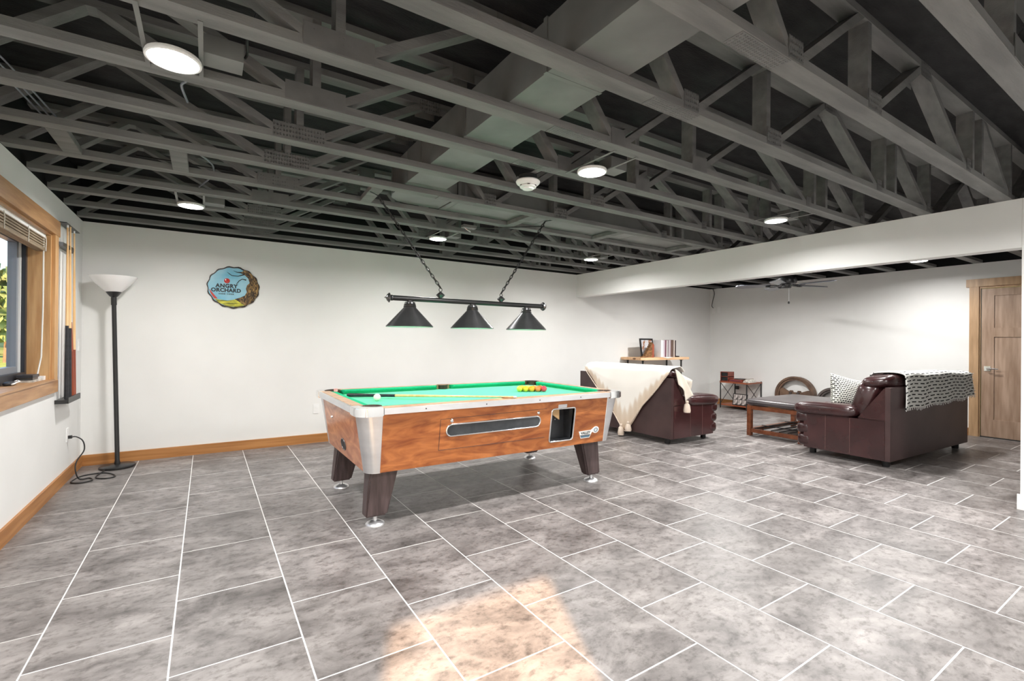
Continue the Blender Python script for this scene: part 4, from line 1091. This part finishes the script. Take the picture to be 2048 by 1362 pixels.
# ---- cream throw over the left sofa's back (world coordinates)
import math as _m
def lerp(a, b, t): return a+(b-a)*t
def poly_at(pts, x):
    for (xa, ya), (xb, yb) in zip(pts, pts[1:]):
        if (xa-x)*(xb-x) <= 0 and xa != xb: return lerp(ya, yb, (x-xa)/(xb-xa))
    return pts[0][1] if abs(x-pts[0][0]) < abs(x-pts[-1][0]) else pts[-1][1]
th = thing('throw_blanket', 'cream fringed throw with tassels draped over the loveseat behind the pool table', 'throw', (4.70, 4.5, .05))
bot = [(5.30, .86), (5.03, .60), (4.75, .345), (4.53, .085), (4.48, .070), (4.20, .44), (3.95, .69), (3.86, .80), (3.79, .875)]
def throw_fn(u, v):
    y = lerp(5.30, 3.79, u); zb = poly_at(bot, y)
    top = .950+.006*_m.sin(u*17)
    front = .17
    Lb = max(.02, top-zb); tot = front+.10+Lb; s = v*tot
    if s < front: return (4.735+.27-.6*s*.9, y, .885+.070*_m.sin(s/front*_m.pi/2))
    s -= front
    if s < .10:
        a = s/.10*_m.pi/2
        return (4.835-.10*_m.sin(a)-.012, y, top-.012+.008*_m.cos(a)-.045*(1-_m.cos(a)))
    s -= .10
    k = s/max(Lb, .001)
    return (4.722-.010*min(1, k*3)-.010*_m.sin(u*26+k*2)*k, y+.012*_m.sin(k*5+u*9)*k, lerp(top-.05, zb, k))
obj('cloth', sheet(throw_fn, 60, 40, .006), 'throw_cloth', th, world=True, smooth='all')
bm = N(); prev = None
hem = [(4.699, y, z-.004) for y, z in bot]
obj('hem_stripe', tube(hem, .006, n=6), 'tassel', th, world=True, smooth=True)
# the corner that falls over the arm
def arm_fn(u, v):
    xa = lerp(4.80, 4.99, u)
    zt = lerp(.925, .80, u**1.4); zb = lerp(.74, .50, min(1, u*1.15)) if u < .62 else lerp(.505, .60, (u-.62)/.38)
    y = 3.755 - .03*_m.sin(u*7)*v - .004
    return (xa+.10*v*(.35+u*.75), y+.02*(1-v), lerp(zt, zb, v))
obj('corner_fall', sheet(arm_fn, 18, 16, .006), 'throw', th, world=True, smooth='all')
def tassel(x, y, z, par, h=.105):
    bm = lathe([(0, 0), (.016, -.003), (.021, -.020), (.015, -.032), (.032, -.052), (.044, -h*.8), (.040, -h), (0, -h+.008)], 12, c=(x, y, z))
    return obj('tassel', bm, 'tassel', par, world=True, smooth=True)
tassel(4.655, 4.52, .165, th, .15); tassel(4.665, 4.40, .215, th, .13); tassel(4.935, 3.700, .545, th, .145)

# ---- black and white blanket over the right sofa's back (built in the sofa's frame)
bk = thing('woven_blanket', 'white blanket with broken black stripes over the back of the right loveseat', 'blanket', (5.735, 1.925, 0), R(-2.6))
def blk_fn(u, v):
    x = lerp(.28, 2.09, u)
    top = .962+.006*_m.sin(u*13)+(-.03*u*u); zb = lerp(.585, .640, u)+.008*_m.sin(u*21)
    front, over = .22, .16
    Lb = top-.04-zb; tot = front+over+Lb; s = v*tot
    if s < front: k = s/front; return (x+.02*(1-k), .34-.10*k, lerp(.86, top-.015, _m.sin(k*_m.pi/2)))
    s -= front
    if s < over:
        a = s/over*_m.pi/2; return (x, .24-.262*_m.sin(a), top-.015+.02*_m.sin(2*a)-.025*(1-_m.cos(a)))
    k = (s-over)/Lb
    return (x-.02*k+.02*u*k, -.022-.012*k-.006*_m.sin(u*30+k*3), lerp(top-.04, zb, k))
obj('cloth', sheet(blk_fn, 70, 40, .010), 'blanket_weave', bk, smooth='all')
bm = N()
for k in range(46):
    u = k/45; x, y, z = blk_fn(u, 1.0)
    tube([(x, y, z), (x+random.uniform(-.01, .01), y-.004, z-random.uniform(.015, .03))], .0035, bm, 5)
for k in range(14):
    v = .45+.55*k/13; x, y, z = blk_fn(1.0, v)
    tube([(x, y, z), (x+random.uniform(.015, .05), y-.004, z-random.uniform(-.005, .02))], .0035, bm, 5)
fr = obj('fringe', bm, 'white_paint', bk); fr['kind'] = 'stuff'

# ---- pillows
def uv_pillow(lx, ly, lz, **k):
    bm = pillow(lx, ly, lz, **k); return bm
def pillow_sheet(w_, h_, t_, m4x):
    def f(u, v, s):
        a, b = 2*u-1, 2*v-1; e = (1-abs(a)**3.2)*(1-abs(b)**3.2)
        return m4x @ Vector((a*w_/2*(1-.05*(1-abs(b))), s*t_/2*max(0, e)**.55, b*h_/2*(1-.05*(1-abs(a)))))
    bm = N(); uvl = bm.loops.layers.uv.new('UVMap'); n = 18
    for s in (-1, 1):
        G = [[bm.verts.new(f(i/n, j/n, s)) for j in range(n+1)] for i in range(n+1)]
        for i in range(n):
            for j in range(n):
                q = [(i, j), (i+1, j), (i+1, j+1), (i, j+1)]
                if s > 0: q = q[::-1]
                fc = bm.faces.new([G[a][b] for a, b in q])
                for l, (a, b) in zip(fc.loops, q): l[uvl].uv = (a/n*.5, b/n*.5)
    bmesh.ops.remove_doubles(bm, verts=bm.verts, dist=.0006)
    return bm
mx = Matrix.Translation((6.235, 2.50, .675)) @ Euler((R(-20), R(14), R(-30))).to_matrix().to_4x4()
o = obj('knit_pillow', pillow_sheet(.41, .41, .17, mx), 'knit_weave', smooth='all'); tag(o, 'black and white knitted throw pillow leaning inside the right loveseat', 'pillow')
mx = Matrix.Translation((5.17, 3.995, .655)) @ Euler((R(0), R(-18), R(75))).to_matrix().to_4x4()
o = obj('beige_pillow', pillow_sheet(.40, .40, .14, mx), 'throw', smooth='all'); tag(o, 'small beige pillow showing past the throw on the left loveseat', 'pillow')

# ================================================================== OTTOMAN TABLE
ot = thing('ottoman_table', 'low wooden coffee table with a padded dark leather top and slatted shelf', 'coffee table', (6.82, 3.34, 0))
OX0, OX1, OY0, OY1 = 6.215, 7.42, 2.98, 3.70
def op(name, bm, m, **k): return obj(name, bm, m, ot, world=True, **k)
for x in (OX0, OX1-.055):
    for y in (OY0, OY1-.055): op('leg', box(x, x+.055, y, y+.055, 0, .405), 'ottoman_wood', bevel=.003)
for y in (OY0+.008, OY1-.047): op('apron', box(OX0+.055, OX1-.055, y, y+.04, .355, .405), 'ottoman_wood'); op('stretcher', box(OX0+.055, OX1-.055, y, y+.04, .045, .095), 'ottoman_wood')
for x in (OX0+.008, OX1-.047): op('apron', box(x, x+.04, OY0+.055, OY1-.055, .355, .405), 'ottoman_wood'); op('stretcher', box(x, x+.04, OY0+.055, OY1-.055, .045, .095), 'ottoman_wood')
for k in range(6):
    y = OY0+.09+k*.108
    op('shelf_bar', tube([(OX0+.048, y, .100), (OX1-.048, y, .100)], .006, n=6), 'black_metal')
op('shelf_bar', tube([(OX0+.30, OY0+.04, .112), (OX0+.30, OY1-.04, .112)], .006, n=6), 'black_metal'); op('shelf_bar', tube([(OX1-.30, OY0+.04, .112), (OX1-.30, OY1-.04, .112)], .006, n=6), 'black_metal')
op('padded_top', pillow(OX1-OX0+.04, OY1-OY0+.04, .100, ((OX0+OX1)/2, (OY0+OY1)/2, .4545), e1=.35, e2=.10, n=48), 'leather_black', smooth='all')
op('top_seam', tube([(OX0-.018, OY0+.0, .458), (OX0-.019, OY1-.0, .458)], .005, n=6), 'leather_black')

# ================================================================== DESK WITH RECORDS ALONG THE BACK WALL
dk = thing('console_table', 'narrow pine console table on black pipe legs against the back wall', 'table', (6.94, 5.88, 0))
def kp(name, bm, m, **k): return obj(name, bm, m, dk, world=True, **k)
DZ = .985
kp('top', box(6.285, 7.59, 5.65, 6.112, DZ-.045, DZ), 'pine', bevel=.005)
kp('knot', pillow(.075, .004, .03, (6.283, 5.80, DZ-.022), (0, 0, R(90)), e1=1, e2=1, n=12), 'carving')
for x, y in ((6.39, 5.70), (7.42, 5.70), (6.40, 6.06), (7.46, 6.06)):
    l_ = kp('leg', tube([(x, y, 0), (x, y, DZ-.046)], .016, n=12), 'black_metal', smooth=True)
for x, y in ((6.39, 5.70), (7.42, 5.70), (6.40, 6.06), (7.46, 6.06)):
    kp('flange', lathe([(0, DZ-.046), (.04, DZ-.046), (.04, DZ-.052), (.02, DZ-.056), (.018, DZ-.075)], 16, c=(x, y, 0)), 'black_metal', smooth=True)
x = 6.865
wds = [.030, .034, .030, .034, .030, .032, .030, .032, .032, .030, .030, .034, .030, .032]
names = ['pale grey', 'white', 'light mauve', 'dusty pink', 'wine red', 'off white', 'dark plum', 'silver grey', 'mauve grey', 'dark brown', 'taupe', 'nearly black', 'beige', 'black']
for k in range(14):
    wd = wds[k]*.93
    h = .312+random.uniform(-.004, .004)
    o = obj('record_sleeve', box(x, x+wd-.002, 5.70+random.uniform(0, .012), 6.012, DZ+.0008, DZ+h), 'sleeve%d' % k, bevel=.001)
    tag(o, '%s record sleeve standing on the console table, %s' % (names[k], 'beside the picture frame' if k == 0 else ('at the right end of the row' if k == 13 else ORD[k]+' from the picture frame')), 'record', 'records on the console table')
    x += wd
fr_ = thing('picture_frame', 'black framed photo standing beside the records on the console table', 'picture frame', (6.66, 5.83, DZ))
mt = Matrix.Translation((6.665, 5.83, DZ+.003)) @ Euler((R(-8), 0, R(4))).to_matrix().to_4x4()
def fb(*a): return box(*a, mat=mt)
for a in ((-.180, -.155, -.012, .012, 0, .335), (.155, .180, -.012, .012, 0, .335), (-.155, .155, -.012, .012, .31, .335), (-.155, .155, -.012, .012, 0, .025)):
    obj('frame_bar', fb(*a), 'black', fr_, world=True)
obj('photo', fb(-.155, .155, -.004, .004, .025, .31), 'photo2', fr_, world=True)
obj('easel_back', box(-.02, .02, .012, .08, .016, .18, mat=mt), 'black', fr_, world=True)
cv = thing('wood_carving', 'carved brown wooden stairway ornament in front of the picture frame', 'ornament', (6.52, 5.715, DZ))
steps = [(6.375, DZ+.001), (6.375, DZ+.022), (6.43, DZ+.022)]
for k in range(7): steps += [(6.44+.022*k, DZ+.055+.030*k), (6.462+.022*k, DZ+.055+.030*k)]
steps += [(6.60, DZ+.272), (6.628, DZ+.240), (6.61, DZ+.235), (6.61, DZ+.001)]
obj('steps', prism(steps, 5.685, 5.745, 'xz'), 'carving', cv, world=True)
obj('post', prism([(6.612, DZ+.001), (6.612, DZ+.225), (6.640, DZ+.255), (6.668, DZ+.215), (6.668, DZ+.001)], 5.69, 5.74, 'xz'), 'cue_red', cv, world=True)
o = obj('doily', sheet(lambda u, v: (lerp(6.86, 7.12, u), 5.645 if v > .35 else lerp(5.70, 5.645, v/.35), DZ+.0035 if v <= .35 else DZ+.004-.045*(v-.35)*(1-abs(2*u-1)*.8)), 14, 8, .003), 'throw', smooth='all')
tag(o, 'white cloth edge hanging over the front of the console table', 'cloth')
o = obj('small_box', box(7.335, 7.395, 5.72, 5.77, DZ+.0005, DZ+.020), 'black', bevel=.003); tag(o, 'tiny black box right of the records on the console table', 'box')
o = obj('flat_tray', box(7.41, 7.50, 5.73, 5.79, DZ+.0005, DZ+.008), 'paper', bevel=.002); tag(o, 'small flat pale tray near the right end of the console table', 'tray')

# ================================================================== RECORD STAND BY THE RIGHT WALL
st = thing('record_stand', 'black metal stand with two reddish wood shelves by the right wall', 'shelf stand', (8.63, 5.27, 0))
def sp_(name, bm, m, **k): return obj(name, bm, m, st, world=True, **k)
SX0, SX1, SY0, SY1 = 8.395, 8.875, 5.005, 5.535
for x in (SX0, SX1):
    for y in (SY0, SY1): sp_('leg', box(x-.008, x+.008, y-.008, y+.008, 0, .525), 'black_metal')
for y in (SY0, SY1):
    sp_('cross_brace', tube([(SX0, y, .09), (SX1, y, .49)], .0055, n=6), 'black_metal'); sp_('cross_brace', tube([(SX0, y, .49), (SX1, y, .09)], .0055, n=6), 'black_metal')
sp_('top_shelf', box(SX0-.012, SX1+.012, SY0-.012, SY1+.012, .488, .513), 'stand_wood', bevel=.002)
sp_('bottom_shelf', box(SX0+.009, SX1-.009, SY0-.008, SY1+.008, .055, .078), 'stand_wood', bevel=.002)
rd = thing('wooden_radio', 'reddish wooden radio box with two dark openings on the record stand', 'radio', (8.50, 5.45, .514))
obj('case', (lambda bm: (box(8.41, 8.60, 5.385, 5.550, .514, .526, bm), box(8.41, 8.60, 5.385, 5.550, .600, .612, bm), box(8.41, 8.60, 5.385, 5.550, .686, .698, bm), box(8.41, 8.60, 5.385, 5.395, .526, .686, bm), box(8.41, 8.60, 5.54, 5.550, .526, .686, bm), box(8.59, 8.60, 5.395, 5.54, .526, .686, bm), bm)[-1])(N()), 'mahogany', rd, world=True)
obj('grille', box(8.425, 8.435, 5.395, 5.54, .612, .686), 'black', rd, world=True); obj('grille', box(8.425, 8.435, 5.395, 5.54, .526, .600), 'black', rd, world=True)
tt = thing('turntable', 'low red brown record player in the middle of the record stand', 'record player', (8.56, 5.24, .514))
obj('plinth', box(8.42, 8.74, 5.12, 5.37, .514, .562), 'mahogany', tt, world=True, bevel=.004)
obj('band', box(8.417, 8.42, 5.14, 5.35, .530, .548), 'sleeve4', tt, world=True)
obj('platter', lathe([(0, .572), (.110, .572), (.112, .565), (.112, .5622), (0, .5622)], 28, c=(8.58, 5.24, 0)), 'black', tt, world=True, smooth=True)
bo = thing('open_book', 'open magazine leaning on the right end of the record stand', 'magazine', (8.60, 5.06, .514))
obj('pages', prism([(5.0, .515), (5.115, .515), (5.10, .545), (5.055, .575), (5.01, .530)], 8.45, 8.70, 'yz'), 'paper', bo, world=True)
obj('cover', beam((8.575, 5.112, .548), (8.575, 5.052, .580), .25, .004), 'carving', bo, world=True)
ph = thing('photo_collage', 'black framed collage of small photos standing on the lower shelf of the record stand', 'picture frame', (8.43, 5.18, .079))
mt = Matrix.Translation((8.445, 5.175, .0795)) @ Euler((0, R(9), 0)).to_matrix().to_4x4()
obj('frame_board', box(-.008, .008, -.142, .142, 0, .215, mat=mt), 'black', ph, world=True)
for a in range(3):
    for b in range(2):
        obj('photo', box(-.0105, -.008, -.128+.088*a, -.128+.088*a+.078, .014+.098*b, .014+.098*b+.088, mat=mt), 'photo', ph, world=True)
o = obj('wall_charger', box(RX-.045, RX-.0005, 5.475, 5.53, .335, .40), 'black', bevel=.004); tag(o, 'black charger block plugged in on the wall behind the record stand', 'charger')

# ================================================================== WOODEN WHEELS LEANING ON THE RIGHT WALL
def wheel(label, y, r, m, lean, panel=None, thick=.11, rim=.065):
    t = thing('wooden_hoop', label, 'ornament', (8.80, y, 0))
    t.rotation_euler = (0, R(lean), 0)
    n = 40
    def ringbm(ro, ri, x0, x1):
        bm = N(); A = []
        for rr, xx in ((ro, x0), (ro, x1), (ri, x1), (ri, x0)):
            A.append([bm.verts.new((xx, rr*math.cos(2*math.pi*k/n), r+rr*math.sin(2*math.pi*k/n))) for k in range(n)])
        for q in range(4):
            for k in range(n): bm.faces.new((A[q][k], A[q][(k+1) % n], A[(q+1) % 4][(k+1) % n], A[(q+1) % 4][k]))
        bmesh.ops.recalc_face_normals(bm, faces=bm.faces); return bm
    t.location.x = 8.915-thick-.02-2*r*math.sin(R(lean))*.98
    t.location.z = .001
    obj('rim', ringbm(r, r-rim*.55, 0, thick), m, t, smooth=True)
    obj('inner_rim', ringbm(r-rim*.55, r-rim, .018, thick-.018), m, t, smooth=True)
    return t, r-rim, thick
w1, ri, tk = wheel('large dark wooden wheel pattern leaning on the right wall behind the coffee table', 4.355, .335, 'wheel_wood', 4)
zc = .335
half = math.sqrt(ri*ri-.07*.07)
def web(w_, r0, a0, a1, ri_, zc_, m, x0, x1):
    P_ = [(ri_*math.cos(R(a)), zc_+ri_*math.sin(R(a))) for a in range(a0, a1+1, 6)] + [(r0*math.cos(R(a)), zc_+r0*math.sin(R(a))) for a in range(a1, a0-1, -6)]
    return obj('web', prism(P_, x0, x1, 'yz'), m, w_)
crosspoly = [(-ri+.01, zc-.035), (-ri+.01, zc+.075), (-ri+.055, zc+.10), (-.10, zc+.055), (-.08, zc+.085), (-.05, zc+.085), (-.04, zc+.055), (.04, zc+.055), (.05, zc+.085), (.08, zc+.085), (.10, zc+.055), (ri-.055, zc+.12), (ri-.01, zc+.09), (ri-.01, zc-.035)]
obj('cross_board', prism(crosspoly, .03, tk-.03, 'yz'), 'wheel_wood', w1)
obj('spoke', prism([(-.05, zc-.035), (.05, zc-.035), (.035, zc-ri+.01), (-.035, zc-ri+.01)], .03, tk-.03, 'yz'), 'wheel_wood', w1)
for s in (-1, 1): obj('peg', lathe([(0, .0), (.022, .0), (.022, .05), (0, .05)], 12, c=(.0, s*.065, zc+.04), axis='x'), 'wheel_dark', w1, smooth=True)
w2, ri, tk = wheel('smaller dark wooden wheel pattern beside the knitted pillow by the right wall', 3.735, .262, 'wheel_dark', 5)
zc = .262
obj('cross_board', prism([(-ri+.005, zc-.04), (-ri+.005, zc+.03), (ri-.005, zc+.03), (ri-.005, zc-.04)], .03, tk-.03, 'yz'), 'wheel_dark', w2)
obj('orange_block', prism([(-.10, zc+.031), (-.10, zc+.145), (-.02, zc+.17), (.035, zc+.165), (.035, zc+.031)], .035, tk-.035, 'yz'), 'wheel_orange', w2)
obj('spoke', prism([(-.04, zc-.041), (.04, zc-.041), (.03, zc-ri+.005), (-.03, zc-ri+.005)], .03, tk-.03, 'yz'), 'wheel_dark', w2)

# ================================================================== CEILING FAN
fn = thing('ceiling_fan', 'dark five blade ceiling fan hanging beyond the white beam', 'ceiling fan', (7.02, 3.60, 1.80))
def fpz(name, bm, m, p=fn, **k): return obj(name, bm, m, p, world=True, **k)
fpz('downrod', tube([(7.02, 3.6, 2.20), (7.02, 3.6, CZ+.10)], .014, n=10), 'black_metal', smooth=True)
fpz('canopy', lathe([(.02, 2.36), (.06, 2.40), (.075, 2.44), (0, 2.44)], 24, c=(7.02, 3.6, 0)), 'black_metal', smooth=True)
fpz('motor', lathe([(0, 2.225), (.05, 2.22), (.12, 2.195), (.135, 2.15), (.125, 2.115), (.07, 2.10), (0, 2.10)], 32, c=(7.02, 3.6, 0)), 'black_metal', smooth=True)
fpz('switch_housing', lathe([(.062, 2.10), (.062, 2.060), (.055, 2.048), (0, 2.046)], 24, c=(7.02, 3.6, 0)), 'black_metal', smooth=True)
for k in range(5):
    a = 50+72*k; mt = Matrix.Translation((7.02, 3.6, 2.092)) @ Matrix.Rotation(R(a), 4, 'Z') @ Matrix.Rotation(R(12), 4, 'X')
    poly = [(.20, -.048), (.30, -.058), (.56, -.070), (.635, -.062), (.66, -.03), (.66, .03), (.635, .062), (.56, .070), (.30, .058), (.20, .048)]
    bm = prism(poly, -.004, .004, 'xy'); bmesh.ops.transform(bm, matrix=mt, verts=bm.verts)
    b_ = fpz('blade', bm, 'fan_blade')
    bm = tube([(.09, 0, -.002), (.14, .03, -.010), (.20, .035, -.010), (.26, .0, -.010), (.20, -.035, -.010), (.14, -.03, -.010), (.09, 0, -.002)], .007, n=6)
    bmesh.ops.transform(bm, matrix=mt, verts=bm.verts); fpz('blade_iron', bm, 'black_metal', b_)
fpz('pull_chain', tube([(7.02, 3.565, 2.06), (7.02, 3.565, 1.86)], .0032, n=5), 'alu')
fpz('pull_knob', lathe([(0, 1.862), (.006, 1.858), (.014, 1.838), (.012, 1.826), (0, 1.822)], 14, c=(7.02, 3.565, 0)), 'black', smooth=True)

# ================================================================== OUTSIDE
struct('wall_sun_block', box(-6.5, LW-.217, 1.55, 1.80, -.2, 5.2), 'wall_paint')      # added unseen wall that blocks the low sun from the window
struct('floor_outside', box(-120, 60, -60, 160, -.30, -.20), 'grass')
struct('floor_drive', box(-14, LW-.23, -20, 16, -.199, -.19), 'dirt')
struct('floor_road', box(-60, 30, 19, 25, -.199, -.188), 'gravel')
bm = N(); nx, ny = 40, 12; V = []
for i in range(nx+1):
    row = []
    for j in range(ny+1):
        x = -95+160*i/nx; y = 55+70*j/ny
        h = 12*(j/ny)**.8*(.75+.25*math.sin(i*.5+1)) + .6*math.sin(i*1.7+j)
        row.append(bm.verts.new((x, y, -.4+max(0, h))))
    V.append(row)
for i in range(nx):
    for j in range(ny): bm.faces.new((V[i][j], V[i+1][j], V[i+1][j+1], V[i][j+1]))
struct('floor_hillside', bm, 'hill', smooth='all')
def tree(x, y, z, h, label, seed):
    rnd = random.Random(seed); t = thing('tree', label, 'tree', (x, y, z), group='trees outside the window')
    obj('trunk', tube([(0, 0, -.3), (.05, 0, h*.3), (0, .05, h*.6)], [h*.03, h*.024, h*.012], n=8), 'bark', t, smooth=True)
    bm = N()
    for k in range(420):
        a, b, c = rnd.gauss(0, 1), rnd.gauss(0, 1), rnd.gauss(0, 1); q = math.sqrt(a*a+b*b+c*c); rr = rnd.uniform(.6, 1)
        p = Vector((a/q*rr*h*.32, b/q*rr*h*.32, h*.60+c/q*rr*h*.40)); s = h*rnd.uniform(.045, .075)
        e = Euler((rnd.uniform(0, 6.3), rnd.uniform(0, 6.3), rnd.uniform(0, 6.3))).to_matrix()
        vs = [bm.verts.new(p+e @ Vector(v)) for v in ((-s, -s*.6, 0), (s, -s*.6, s*.3), (s*.8, s*.6, 0), (-s*.7, s*.7, -s*.2))]
        bm.faces.new(vs)
    f_ = obj('foliage', bm, 'leaf', t); f_['kind'] = 'stuff'
    return t
spots = [(-9.5, 38, 5.5), (-13.5, 45, 7), (-5.5, 46, 6), (-18.5, 40, 6.5), (-10, 56, 8), (-22, 52, 8)]
tl = ['small green tree beyond the road, centre of the window view', 'tall green tree behind the road, left in the window view', 'low green tree beyond the road at the right edge of the glass', 'round green tree beyond the road at the far left', 'tall tree on the hillside behind the others', 'broad tree on the hillside at the far left']
for k, (x, y, h) in enumerate(spots): tree(x, y, -.2, h, tl[k], 20+k)
